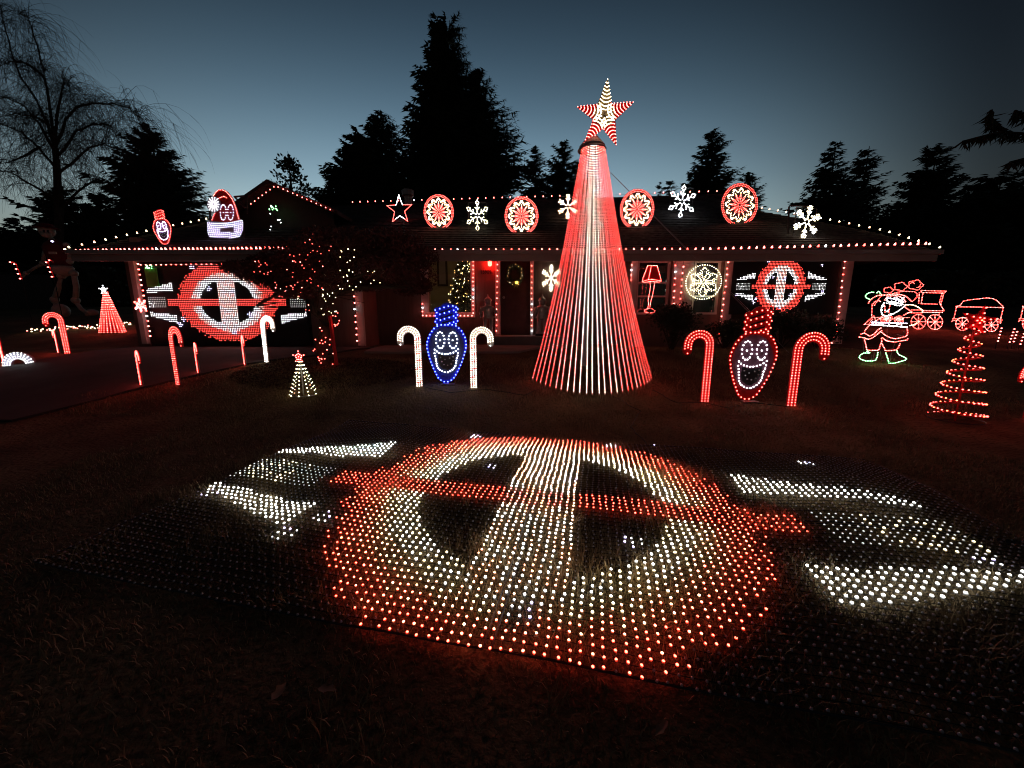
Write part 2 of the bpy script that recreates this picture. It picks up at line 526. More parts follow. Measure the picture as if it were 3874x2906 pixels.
# grass blades, one mass
def grass(n, x0, x1, y0, y1, h, name, on_mat=False):
    P = np.stack([rng.uniform(x0, x1, n), rng.uniform(y0, y1, n)], 1)
    keep = []
    for i in range(n):
        x, y = P[i]
        if on_mat:
            a_, d_ = (x + 2.26) * .977 - (y - 4.97) * .211, -(x + 2.26) * .211 - (y - 4.97) * .977
            if not (0 < a_ < 6.12 and 0 < d_ < 2.98): continue
        if y > 7.6 and (-10.6 < x < 1.5): continue
        if y > 4.9 and x < -5.3 - (y - 6) * -0.55 and x > -10.6 and y > 5.0 and x < (-7.0 if y < 6 else -6.4 + (y - 6) * 1.0): continue
        keep.append(i)
    P = P[keep]; n = len(P)
    z = np.array([gz(x, y) for x, y in P])
    a = rng.uniform(0, 2 * PI, n); hh = h * rng.uniform(0.35, 1.3, n); wd = 0.0022 + 0.0018 * rng.random(n)
    clump = np.array([noise.noise(Vector((x * 2.3, y * 2.3, 9))) for x, y in P])
    hh *= 1 + 1.1 * clump
    lean = rng.uniform(0.1, 1.0, n) * hh; la = rng.uniform(0, 2 * PI, n)
    B = np.stack([P[:, 0], P[:, 1], z - 0.004], 1)
    dx = np.stack([np.cos(a), np.sin(a), 0 * a], 1) * wd[:, None]
    mid = B + np.stack([np.cos(la) * lean * 0.35, np.sin(la) * lean * 0.35, hh * 0.6], 1)
    tip = B + np.stack([np.cos(la) * lean, np.sin(la) * lean, hh], 1)
    V = np.stack([B - dx, B + dx, mid + dx * 0.7, mid - dx * 0.7, tip], 1).reshape(-1, 3)
    b = np.arange(n) * 5
    q = np.stack([b, b + 1, b + 2, b + 3], 1); t = np.stack([b + 3, b + 2, b + 4], 1)
    o = link(name, np_mesh(name, V, [q, t], [M['blade']]))
    return props(o, "short dry grass covering the front lawn", None, kind="stuff")
grass(95000, -4.6, 5.4, 0.45, 5.4, 0.035, "grass")
grass(75000, -2.9, 3.9, 0.6, 5.0, 0.075, "grass", True)
grass(60000, -7.0, 8.0, 5.2, 8.9, 0.045, "grass")

# ------------------------------------------------------------------ the house
YE, ZE = 8.4, 2.93                     # eave line
RIDGE_L, RIDGE_R = W(1200, 797, 14.2), W(2745, 716, 12.9)
RIDGE_L.z = RIDGE_R.z = 0.5 * (RIDGE_L.z + RIDGE_R.z)
EL, ER = W(272, 955, YE), W(3545, 955, YE)
EL.z = ER.z = ZE
def roof_at(x, y):
    """height of the front roof slope"""
    t = (x - RIDGE_L.x) / (RIDGE_R.x - RIDGE_L.x)
    yr = RIDGE_L.y + (RIDGE_R.y - RIDGE_L.y) * t
    k = (y - YE) / (yr - YE)
    return ZE + (RIDGE_L.z - ZE) * min(1.0, k)
def on_roof(px, py):
    d = ray(px, py); k = 8.0
    while k < 20:
        p = d * k
        if p.y > YE and EYE + p.z <= roof_at(p.x, p.y): break
        k += 0.01
    return Vector((d.x * k, d.y * k, EYE + d.z * k))

house = thing("house", (0, 9.5, 0.8), "low single-storey house with dark shingle roof behind the light displays", "house")
YG, YD, YR = 9.0, 10.3, 9.35           # garage front, entry wall, right wing front
XGL, XGR = W(498, 1150, YG).x, W(1352, 1150, YG).x
XRW, XRR = W(2382, 1100, YR).x, W(3205, 1100, YR).x
def wallbox(name, lo, hi, m=None): 
    b = MB(); b.box(lo, hi); return b.build(name, m or M['wall'], house)
wallbox("garage_wall", (XGL, YG, 0.7), (W(535, 1150, YG).x, YG + 0.2, 3.12))
wallbox("garage_wall", (W(1172, 1150, YG).x, YG, 0.7), (XGR, YG + 0.2, 3.12))
wallbox("garage_wall", (W(535, 1150, YG).x, YG + 0.001, W(700, 985, YG).z), (W(1172, 1150, YG).x, YG + 0.2, 3.12))
wallbox("side_wall", (XGR - 0.2, YG + 0.203, 0.7), (XGR, YD, 3.5))
wallbox("side_wall", (XGL, YG + 0.203, 0.7), (XGL + 0.2, 16, 3.4))
# entry wall with window opening
wx0, wx1 = W(1622, 1100, YD).x, W(1782, 1100, YD).x
wz0, wz1 = W(1700, 1181, YD).z, W(1700, 984, YD).z
dx0, dx1 = W(1893, 1100, YD).x, W(2006, 1100, YD).x
dz0, dz1 = W(1950, 1266, YD).z, W(1950, 968, YD).z
wallbox("entry_wall", (XGR + 0.002, YD, 0.7), (wx0, YD + 0.15, 3.6))
wallbox("entry_wall", (wx0, YD, 0.7), (wx1, YD + 0.15, wz0))
wallbox("entry_wall", (wx0, YD, wz1), (wx1, YD + 0.15, 3.6))
wallbox("entry_wall", (wx1, YD, 0.7), (dx0, YD + 0.15, 3.6))
wallbox("entry_wall", (dx0, YD, dz1), (dx1, YD + 0.15, 3.6))
wallbox("entry_wall", (dx1, YD, 0.7), (XRW, YD + 0.15, 3.6))
# right wing
wallbox("right_wall", (XRW, YR + 0.002, 0.7), (XRW + 0.18, YD - 0.002, 3.4))
zsill = W(2600, 1190, YR).z; zhead = W(2600, 985, YR).z
vA = (W(2408, 1100, YR).x, W(2532, 1100, YR).x); vB = (W(2622, 1100, YR).x, W(2722, 1100, YR).x); vC = (W(2800, 1100, YR).x, W(3140, 1100, YR).x)
wallbox("right_wall", (XRW + 0.001, YR + 0.02, 0.7), (XRR, YR + 0.15, zsill))
wallbox("right_wall", (XRW + 0.001, YR + 0.02, zhead), (XRR, YR + 0.15, 3.3))
for a, b_ in ((XRW + 0.001, vA[0]), (vA[1], vB[0]), (vB[1], vC[0]), (vC[1], XRR)):
    wallbox("right_wall", (a, YR + 0.02, zsill), (b_, YR + 0.15, zhead))
wallbox("side_wall", (XRR - 0.2, YR + 0.153, 0.7), (XRR, 15, 3.4))
# trim posts that carry light strings
def post(px0, px1, pyt, pyb, Y, name="trim_post", lift=0.0):
    b = MB(); a = W(px0, 1100, Y).x; c = W(px1, 1100, Y).x
    b.box((a, Y - 0.09, W(px0, pyb, Y).z), (c, Y - 0.003, W(px0, pyt, Y).z)); return b.build(name, M['trim'], house)
post(2383, 2404, 975, 1250, YR); post(2538, 2612, 975, 1165, YR); post(2733, 2768, 975, 1300, YR); post(3166, 3203, 975, 1300, YR)
post(1347, 1372, 985, 1308, YG); post(517, 536, 985, 1300, YG)
post(1874, 1893, 968, 1266, YD, "door_jamb"); post(2006, 2018, 968, 1266, YD, "door_jamb")
# windows of the right wing
for k, (a, b_) in enumerate((vA, vB, vC)):
    w = MB(); t = 0.05
    w.box((a, YR + 0.03, zsill), (a + t, YR + 0.09, zhead)); w.box((b_ - t, YR + 0.03, zsill), (b_, YR + 0.09, zhead))
    w.box((a + t, YR + 0.03, zsill), (b_ - t, YR + 0.09, zsill + t)); w.box((a + t, YR + 0.03, zhead - t), (b_ - t, YR + 0.09, zhead))
    if k < 2:
        for py in (1069, 1121):
            z = W(2600, py, YR).z; w.box((a + t, YR + 0.035, z - 0.02), (b_ - t, YR + 0.085, z + 0.02))
    wo = w.build("window", M['trim'], house)
    p = MB(); p.box((a + t, YR + 0.10, zsill + t), (b_ - t, YR + 0.106, zhead - t)); p.build("pane", M['glass'], wo)
    q = MB(); q.box((a + t, YR + 0.3, zsill + t), (b_ - t, YR + 0.32, zhead - t)); q.build("blind", M['black'], wo)
# door
d = MB(); d.box((dx0 + 0.01, YD + 0.03, dz0), (dx1 - 0.01, YD + 0.08, dz1 - 0.005))
do = d.build("door", M['door'], house)
for (u0, u1, w0, w1) in ((0.14, 0.46, 0.08, 0.42), (0.54, 0.86, 0.08, 0.42), (0.14, 0.46, 0.5, 0.93), (0.54, 0.86, 0.5, 0.93)):
    p = MB(); W_ = dx1 - dx0; H_ = dz1 - dz0
    p.box((dx0 + u0 * W_, YD + 0.015, dz0 + w0 * H_), (dx0 + u1 * W_, YD + 0.0295, dz0 + w1 * H_)); p.build("door_panel", M['door'], do)
p = MB(); p.ball((dx0 + 0.09, YD - 0.01, dz0 + 1.0), 0.035); p.box((dx0 + 0.08, YD, dz0 + 0.98), (dx0 + 0.10, YD + 0.03, dz0 + 1.02)); p.build("handle", M['silver'], do)
# porch slab and step
st = MB(); st.box((W(1862, 1270, 9.9).x, 9.36, 0.78), (W(2120, 1270, 9.9).x, YD - 0.004, dz0 - 0.01)); st.build("porch_step", M['paving'], house)
# entry window
w = MB()
x0, x1, z0, z1 = W(1594, 1100, YD).x, W(1797, 1100, YD).x, W(1700, 1201, YD).z, W(1700, 968, YD).z
w.box((x0, YD - 0.05, z0), (wx0, YD - 0.003, z1)); w.box((wx1, YD - 0.05, z0), (x1, YD - 0.003, z1))
w.box((wx0, YD - 0.05, z0), (wx1, YD - 0.003, wz0)); w.box((wx0, YD - 0.05, wz1), (wx1, YD - 0.003, z1))
wo = w.build("window", M['trim'], house)
p = MB(); p.box((wx0, YD + 0.08, wz0), (wx1, YD + 0.086, wz1)); p.build("pane", M['glass'], wo)
# the room behind the window
rm = MB()
rm.box((wx0 - 1.0, YD + 2.4, 0.9), (wx1 + 0.6, YD + 2.5, 3.6)); rm.box((wx0 - 1.1, YD + 0.16, 0.9), (wx0 - 1.0, YD + 2.4, 3.6))
rm.box((wx1 + 0.6, YD + 0.16, 0.9), (wx1 + 0.7, YD + 2.4, 3.6)); rm.box((wx0 - 1.0, YD + 0.16, 3.55), (wx1 + 0.6, YD + 2.4, 3.6)); rm.box((wx0 - 1.0, YD + 0.16, 0.9), (wx1 + 0.6, YD + 2.4, 1.0))
rm.build("room", M['room'], house)
lp = MB(); lp.lathe((wx0 + 0.1, YD + 1.2, 3.4), [(0.05, 0.14), (0.16, 0.10), (0.2, 0.0), (0.12, -0.04)], 12)
lp.build("ceiling_lamp", glow("ceiling_lamp_glow", (1.6, 1.15, 0.6)), house)
# house number and lamp by the door
nc = bpy.data.curves.new("house_number", 'FONT'); nc.body = "15909"; nc.size = 0.15; nc.extrude = 0.012; nc.align_x = 'CENTER'; nc.align_y = 'CENTER'
nc.materials.append(M['number'])
_tmp = bpy.data.objects.new("house_number_text", nc); col.objects.link(_tmp)
_me = bpy.data.meshes.new_from_object(_tmp.evaluated_get(bpy.context.evaluated_depsgraph_get()))
bpy.data.objects.remove(_tmp)
if not _me.materials: _me.materials.append(M['number'])
no = bpy.data.objects.new("house_number", _me); no.parent = house; col.objects.link(no)
no.scale = (0.8, 1, 1)
no.location = W(1838, 1030, YD - 0.02) - Vector(house.location); no.rotation_euler = (R(90), 0, 0)
wall_lamp_p = W(1853, 997, YD - 0.12)

# roof: shingle courses, real steps
def roof_part():
    b = MB(); n = 34
    # left part of the slope belongs to the garage hip, right end to a lower hip
    def tt_(p):
        q = (p.x - RIDGE_L.x) / (RIDGE_R.x - RIDGE_L.x)
        return (p.y - YE) / (RIDGE_L.y + (RIDGE_R.y - RIDGE_L.y) * q - YE)
    kn = {1: [ER, on_roof(3335, 888), on_roof(2868, 800), on_roof(2835, 760), W(2790, 726, 12.9)], -1: [EL, on_roof(620, 876), on_roof(905, 815), W(905, 790, 12.6)]}
    kt = {q: [0.0] + [tt_(p) for p in kn[q][1:-1]] + [1.0] for q in kn}
    def edge(k, side):
        return float(np.interp(k / n, kt[side], [p.x for p in kn[side]]))
    for k in range(n):
        t0, t1 = k / n, (k + 1) / n
        for side in (0,):
            segs = 14
            xa0, xb0 = edge(k, -1), edge(k, 1); xa1, xb1 = edge(k + 1, -1), edge(k + 1, 1)
            vs = []
            for j in range(segs + 1):
                u = j / segs
                X0 = xa0 + (xb0 - xa0) * u; X1 = xa1 + (xb1 - xa1) * u
                def pt(X, t, up):
                    tt = (X - RIDGE_L.x) / (RIDGE_R.x - RIDGE_L.x)
                    yr = RIDGE_L.y + (RIDGE_R.y - RIDGE_L.y) * tt
                    return (X, YE + (yr - YE) * t, ZE + (RIDGE_L.z - ZE) * t + up)
                vs += [pt(X0, t0, 0.028), pt(X1, t1, 0.006), pt(X0, t0, 0.004)]
            fs = []
            for j in range(segs):
                a = j * 3; c = a + 3
                fs += [(a, c, c + 1, a + 1), (a + 2, c + 2, c, a)]
            b.add(vs, fs)
    return b
rb = roof_part().build("roof", M['shingle'], house)
# underside of the eave and back slope
s = MB()
s.add([(EL.x, YE, ZE - 0.02), (ER.x, YE, ZE - 0.02), (ER.x - 1.5, 11.0, ZE + 1.1), (EL.x + 1.5, 11.0, ZE + 1.1)], [(0, 1, 2, 3)])
s.add([(EL.x, YE, ZE - 0.02), (EL.x + 1.5, 11, ZE + 1.1), (RIDGE_L.x - 1, 14.2, RIDGE_L.z - 0.1), (RIDGE_L.x - 2, 19, ZE), (EL.x, 19, ZE)], [(0, 4, 3, 2, 1)])
_h = on_roof(2868, 800)
s.add([(ER.x, YE, ZE - 0.02), (ER.x, 18, ZE - .02), (_h.x, 18, _h.z - .03), (_h.x, _h.y, _h.z - .03)], [(0, 1, 2, 3)])
s.add([(_h.x, _h.y, _h.z - .5), (W(2790, 726, 12.9).x, 12.9, RIDGE_R.z - .03), (W(2790, 726, 12.9).x, 18, ZE), (_h.x, 18, ZE)], [(0, 1, 2, 3)])
s.add([(RIDGE_L.x - 3, 14.2, RIDGE_L.z - 0.06), (W(2790, 726, 12.9).x, 12.9, RIDGE_R.z - 0.06), (RIDGE_R.x, 18, ZE), (RIDGE_L.x - 3, 19, ZE)], [(0, 3, 2, 1)])
s.build("roof_back", M['shingle'], house)
f = MB(); f.box((EL.x, YE - 0.03, ZE - 0.19), (ER.x, YE + 0.015, ZE + 0.02)); f.build("fascia", M['fascia'], house)
g = MB(); g.box((EL.x - 0.02, YE - 0.12, ZE - 0.055), (ER.x + 0.02, YE - 0.033, ZE + 0.03)); g.build("gutter", M['fascia'], house)
# front gable over the garage
ga = W(1042, 712, 10.6); gl = W(905, 812, 10.6); gr = W(1262, 806, 10.6)
g = MB()
zb = roof_at(ga.x, 10.6) - 0.3
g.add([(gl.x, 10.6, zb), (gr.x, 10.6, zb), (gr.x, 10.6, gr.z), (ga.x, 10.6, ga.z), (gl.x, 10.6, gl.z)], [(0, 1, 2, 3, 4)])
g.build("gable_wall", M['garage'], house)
g = MB()
for (e, sx) in ((gl, -1), (gr, 1)):
    ex = Vector((e.x + sx * 0.25, 0, e.z - 0.12))
    g.hexa([(ga.x, 10.25, ga.z), (ex.x, 10.25, ex.z), (ex.x, 15.5, ex.z), (ga.x, 15.5, ga.z), (ga.x, 10.25, ga.z + 0.1), (ex.x, 10.25, ex.z + 0.1), (ex.x, 15.5, ex.z + 0.1), (ga.x, 15.5, ga.z + 0.1)])
g.build("gable_roof", M['shingle'], house)
# flue pipe on the ridge
fl = W(1545, 775, 13.4)
b = MB(); b.lathe((fl.x, fl.y, fl.z - 0.5), [(0.12, 0), (0.12, 0.75), (0.2, 0.78), (0.2, 0.95), (0.05, 1.0)], 10); b.build("flue", M['chim'], house)
# garage door behind the light matrix, in horizontal panels
for k in range(4):
    za = 0.86 + k * 0.46
    b = MB(); b.box((W(535, 1150, YG).x + 0.002, YG + 0.08, za), (W(1172, 1150, YG).x - 0.002, YG + 0.12, za + 0.452)); b.build("garage_panel", M['garage'], house)

# ------------------------------------------------------------------ trees
def conifer(name, px, py, half_px, py_ref, Y, label, base_z=1.0, dens=1.0, droop=0.25, top_blunt=0.0, low=0.03, seed=0, lean=0.0, group="conifers standing behind the house", spray=1.0, ragged=0.35, open_=0.0):
    r = np.random.default_rng(seed + 100)
    top = W(px, py, Y); ref = W(px, py_ref, Y)
    Hh = top.z - base_z
    depth = (top.z - ref.z)
    half = half_px * mpp(ref)
    root = thing(name, (top.x, Y, base_z), label, "tree", group)
    tr = MB(); tr.tube([(top.x, Y, base_z - 0.3), (top.x, Y, base_z + Hh * 0.5), (top.x, Y, top.z - 0.3)], [Hh * 0.016 + 0.06, Hh * 0.009 + 0.03, 0.02], 7)
    tr.build("trunk", M['bark'], root)
    # branches
    nb = int(dens * (90 + Hh * 26))
    t = r.random(nb) ** 0.72                        # 0 at the tip
    t = np.sort(t) * (1 - low)
    az = r.uniform(0, 2 * PI, nb)
    prof = (t * Hh / depth)
    Lb = half * (np.minimum(prof, 1.35) ** 0.85) * (1 - ragged * r.random(nb) ** 1.6) + 0.12 + top_blunt * np.exp(-t * 14) * half
    lob = 1 + 0.22 * np.sin(az * 2 + seed) * np.sin(t * 9 + seed)
    Lb = Lb * lob * np.where(r.random(nb) < .07, 1.0 + .5 * r.random(nb), 1.0)
    zb = top.z - t * Hh
    V = []; F = []
    rise = 0.35 * (1 - t) - droop * t
    segs = 11
    vs_all = []
    for i in range(nb):
        L = Lb[i]; ca, sa = math.cos(az[i]), math.sin(az[i])
        n = max(4, int(segs * min(1.6, 0.5 + L / 2.2)))
        s = (np.arange(n) + r.random(n)) / n
        s = 0.05 + 0.97 * s
        if open_: s = s[r.random(n) > open_]; n = len(s)
        if n == 0: continue
        bx = top.x + ca * L * s; by = Y + sa * L * s
        bz = zb[i] + rise[i] * L * s + 0.16 * L * s ** 3 * (1 if t[i] < 0.7 else 0.5) - 0.10 * L * s ** 2
        sz = spray * (0.17 + 0.13 * L * (1.1 - s)) * r.uniform(0.7, 1.4, n)
        for sd in (-1, 1, 0):
            a2 = az[i] + sd * r.uniform(0.5, 1.2, n)
            ln = sz * (1.5 if sd else 1.2)
            ex = bx + np.cos(a2) * ln; ey = by + np.sin(a2) * ln; ez = bz - ln * r.uniform(-0.15, 0.55, n) - (0.25 * ln if sd == 0 else 0)
            w = sz * 0.34
            p0 = np.stack([bx - np.sin(a2) * w * 0.6, by + np.cos(a2) * w * 0.6, bz + w * 0.3], 1)
            p1 = np.stack([bx + np.sin(a2) * w * 0.6, by - np.cos(a2) * w * 0.6, bz - w * 0.7], 1)
            p2 = np.stack([ex, ey, ez], 1)
            vs_all.append(np.stack([p0, p1, p2], 1).reshape(-1, 3))
    V = np.concatenate(vs_all)
    Fc = np.arange(len(V)).reshape(-1, 3)
    link("crown", np_mesh("crown", V, Fc, [M['needles']]), root)
    return root
conifer("fir_tree", 1695, 98, 158, 520, 30, "tallest dark fir, its broad blunt crown towering over the roof", seed=3, dens=1.9, top_blunt=0.35, ragged=0.4, spray=1.25)
conifer("fir_tree", 1812, 268, 165, 520, 31, "dark fir pressed against the right flank of the tallest fir", seed=9, dens=1.2, ragged=0.45, spray=1.2)
conifer("fir_tree", 1438, 425, 165, 720, 27, "dark fir of middle height left of the tallest fir", seed=5, dens=1.5, spray=1.1)
conifer("fir_tree", 1318, 545, 110, 740, 27.5, "short dark fir at the left foot of the fir group", seed=15, dens=1.1)
conifer("fir_tree", 1350, 478, 75, 640, 29, "slim pointed fir between two firs left of the tallest one", seed=17, dens=1.0)
conifer("fir_tree", 1262, 650, 45, 760, 26, "smallest fir beside the garage gable, left of the fir group", seed=18, dens=0.9)
conifer("fir_tree", 1555, 560, 110, 740, 28.5, "short dark fir filling the gap at the left foot of the tallest fir", seed=19, dens=1.2)
conifer("spruce_tree", 565, 470, 165, 800, 24, "even conical spruce standing alone between bare tree and garage", seed=6, dens=1.6, droop=0.15)
conifer("fir_tree", 2028, 550, 62, 700, 34, "small pointed fir just left of the light cone tree", seed=21)
conifer("fir_tree", 2138, 528, 70, 680, 34, "small fir peeking out directly beside the light cone tree", seed=22)
conifer("fir_tree", 2200, 600, 60, 700, 36, "small fir half hidden behind the light cone tree", seed=23)
conifer("fir_tree", 2702, 487, 85, 660, 30, "slender conical fir behind the rightmost round roof light", seed=24, dens=1.2, droop=0.1)
conifer("fir_tree", 2832, 645, 55, 740, 28, "ragged little fir right behind the rightmost round roof light", seed=25, open_=0.3)
conifer("fir_tree", 2503, 692, 26, 745, 40, "left of two tiny distant firs above the roof ridge", seed=26, dens=0.6)
conifer("fir_tree", 2537, 680, 26, 745, 40, "right of two tiny distant firs above the roof ridge", seed=27, dens=0.6)
conifer("fir_tree", 3165, 535, 118, 780, 26, "left one of the twin firs over the right roof hip", seed=28, dens=1.2, droop=0.05, open_=0.35, ragged=.6)
conifer("fir_tree", 3292, 535, 100, 780, 27, "right one of the twin firs over the right roof hip", seed=29, dens=1.1, droop=0.05, open_=0.4, ragged=.6)
conifer("fir_tree", 3545, 570, 118, 800, 24, "wide dark fir beyond the right end of the eave", seed=30, dens=1.4, droop=0.1, top_blunt=0.25)
conifer("cypress_tree", 3790, 672, 140, 820, 20, "rounded dense evergreen at the right edge behind the train lights", seed=31, dens=2.0, top_blunt=0.6, ragged=0.15)
conifer("fir_tree", 3420, 760, 120, 930, 23, "low dark evergreen under the right end of the eave", seed=33, dens=1.3)
conifer("fir_tree", 240, 700, 120, 900, 21, "low dark conifer in front of the bare tree", seed=34, dens=1.3)
conifer("fir_tree", 380, 735, 110, 900, 22, "low dark conifer left of the conical spruce", seed=35, dens=1.3)
conifer("fir_tree", 70, 830, 120, 960, 22, "low dark conifer at the left edge behind the skeleton", seed=36, dens=1.2)

# a leafy tree behind the gable
def leafy(name, px, py, hw, pyb, Y, label, n=700, seed=1):
    r = np.random.default_rng(seed)
    top = W(px, py, Y); bot = W(px, pyb, Y)
    root = thing(name, (top.x, Y, 1.0), label, "tree", "conifers standing behind the house")
    m = MB(); m.tube([(top.x, Y, 0.8), (top.x, Y, bot.z), (top.x, Y, top.z - 0.2)], [0.14, 0.08, 0.01], 6)
    tips = []
    for k in range(34):
        z = bot.z - 0.6 + (top.z - bot.z) * r.random() ** 0.8; a = r.uniform(0, 2 * PI)
        L = hw * mpp(bot) * (1.02 - min(1.0, (z - bot.z) / (top.z - bot.z))) * r.uniform(0.6, 1.15)
        e = Vector((top.x + math.cos(a) * L, Y + math.sin(a) * L, z + L * 0.45))
        m.tube([(top.x, Y, z), e], [0.025, 0.008], 4); tips.append((Vector((top.x, Y, z)), e))
    m.build("trunk", M['bark'], root)
    V = []
    for _ in range(n):
        a, e = tips[r.integers(len(tips))]
        p = a.lerp(e, r.uniform(0.35, 1.05)) + Vector(r.normal(0, 0.10, 3))
        u = Vector(r.normal(0, 1, 3)).normalized(); w = u.cross(Vector(r.normal(0, 1, 3))).normalized(); sz = r.uniform(0.06, 0.13)
        V += [p - u * sz, p + w * sz * 0.5, p + u * sz, p - w * sz * 0.5]
    link("crown", np_mesh("crown", np.array([tuple(v) for v in V]), np.arange(len(V)).reshape(-1, 4), [M['needles']]), root)
leafy("leafy_tree", 1087, 556, 74, 750, 20, "thin sparse leafy tree poking up behind the garage gable", 900)

# bare weeping tree at the left edge
def bare_tree():
    r = random.Random(4)
    Y = 17.0
    base = W(215, 1120, Y); base.z = gz(base.x, Y)
    root = thing("weeping_birch", base, "bare weeping tree with trailing twigs at the left edge", "tree")
    V, T = MB(), MB()
    mp = mpp(W(200, 600, Y))
    def px(x, y, dy=0): return W(x, y, Y + dy)
    def limb(pts, r0, r1, b=V, n=5):
        rr = [r0 + (r1 - r0) * i / (len(pts) - 1) for i in range(len(pts))]
        b.tube(pts, rr, n)
    trunk = [base + Vector((0, 0, -0.3)), px(222, 800), px(215, 640), px(208, 560)]
    limb(trunk, 0.17, 0.09)
    mains = [
        [(208, 560), (235, 500), (250, 450), (290, 405), (360, 392), (430, 395), (490, 412), (520, 440), (535, 480)],
        [(210, 600), (255, 545), (290, 495), (350, 470), (400, 470), (430, 490), (445, 530)],
        [(208, 560), (180, 470), (140, 380), (80, 290), (40, 190), (15, 90), (0, 20)],
        [(212, 640), (150, 560), (80, 500), (0, 470), (-70, 470)],
        [(208, 560), (190, 420), (170, 300), (150, 200), (120, 110), (110, 70), (70, 55)],
        [(205, 540), (215, 440), (230, 360), (245, 300), (262, 330), (268, 380)],
        [(218, 760), (120, 700), (40, 650), (-40, 640)],
        [(208, 580), (150, 470), (90, 400), (20, 370), (-40, 390)],
        [(222, 800), (300, 720), (370, 680), (420, 690), (440, 720)],
        [(215, 660), (290, 600), (340, 560), (400, 545), (430, 570)],
        [(180, 470), (130, 440), (60, 430), (0, 440)],
        [(170, 300), (120, 250), (60, 230), (0, 250)],
        [(150, 560), (70, 600), (0, 620)],
    ]
    nodes = []
    for i, ml in enumerate(mains):
        dy = r.uniform(-1.6, 1.6)
        pts = [px(x, y, dy * min(1, k / 3)) for k, (x, y) in enumerate(ml)]
        fine = []
        for a, b in zip(pts, pts[1:]):
            for k in range(3): fine.append(a.lerp(b, k / 3) + Vector((r.uniform(-.03, .03), 0, r.uniform(-.03, .03))))
        fine.append(pts[-1])
        limb(fine, 0.055, 0.007)
        nodes += [(p, k / len(fine)) for k, p in enumerate(fine)]
    def twig(p, d, L, rad, depth):
        n = 6; pts = [p]; q = p.copy(); dd = d.copy()
        for k in range(n):
            dd = (dd + Vector((r.uniform(-.12, .12), r.uniform(-.12, .12), -0.20 - 0.05 * k))).normalized()
            q = q + dd * (L / n); pts.append(q.copy())
        limb(pts, rad, rad * 0.35, T, 3)
        if depth > 0:
            for k in range(4):
                i = r.randint(1, n - 1)
                twig(pts[i], (dd + Vector((r.uniform(-.9, .9), r.uniform(-.9, .9), r.uniform(-.3, .4)))).normalized(), L * r.uniform(.4, .7), rad * 0.6, depth - 1)
    for (p, t) in nodes:
        for _ in range(6 if t < 0.3 else 10):
            d = Vector((r.uniform(-1, 1), r.uniform(-.8, .8), r.uniform(-.1, .9))).normalized()
            twig(p, d, r.uniform(0.9, 2.5), 0.0075, 1 if r.random() < 0.6 else 0)
    V.build("trunk", M['bark'], root); T.build("twigs", M['twig'], root, 'stuff')
bare_tree()

# drooping fir branch entering at the right edge
def edge_fir():
    r = np.random.default_rng(5)
    Y = 12.0
    base = Vector((W(4150, 1000, Y).x, Y, gz(20, Y)))
    root = thing("cedar_tree", base, "near evergreen at the right edge reaching in with drooping branches", "tree")
    topz = W(4150, 250, Y).z
    m = MB(); m.tube([base - Vector((0, 0, .3)), Vector((base.x, Y, topz * .6)), Vector((base.x, Y, topz))], [0.3, 0.2, 0.05], 7)
    lines = [[(4150, 520), (3980, 520), (3860, 505), (3780, 500), (3700, 520), (3640, 535)], [(4150, 480), (3980, 470), (3880, 440), (3840, 420)],
             [(4150, 560), (3980, 590), (3880, 600), (3820, 615)], [(3800, 500), (3760, 470), (3745, 440), (3750, 415)], [(4150, 640), (3980, 650), (3900, 640)]]
    V = []
    for ln in lines:
        pts = [W(x, y, Y + r.uniform(-.3, .3)) for x, y in ln]
        m.tube(pts, [0.08, *[0.045 - 0.006 * k for k in range(len(pts) - 1)]], 5)
        for p in along(pts, 0.045):
            for _ in range(3):
                d = np.array([r.uniform(-.7, .3), r.uniform(-.6, .6), r.uniform(-1, -.1)]); d /= np.linalg.norm(d)
                L = r.uniform(0.12, 0.42); q = np.array(p); e = q + d * L; sd = np.cross(d, r.normal(0, 1, 3)); sd /= np.linalg.norm(sd)
                V += [q - sd * .025, q + sd * .025, (q + e) / 2 + sd * .05, e]
    m.build("trunk", M['bark'], root)
    V = np.array(V)
    link("crown", np_mesh("crown", V, np.arange(len(V)).reshape(-1, 4), [M['needles']]), root)
edge_fir()

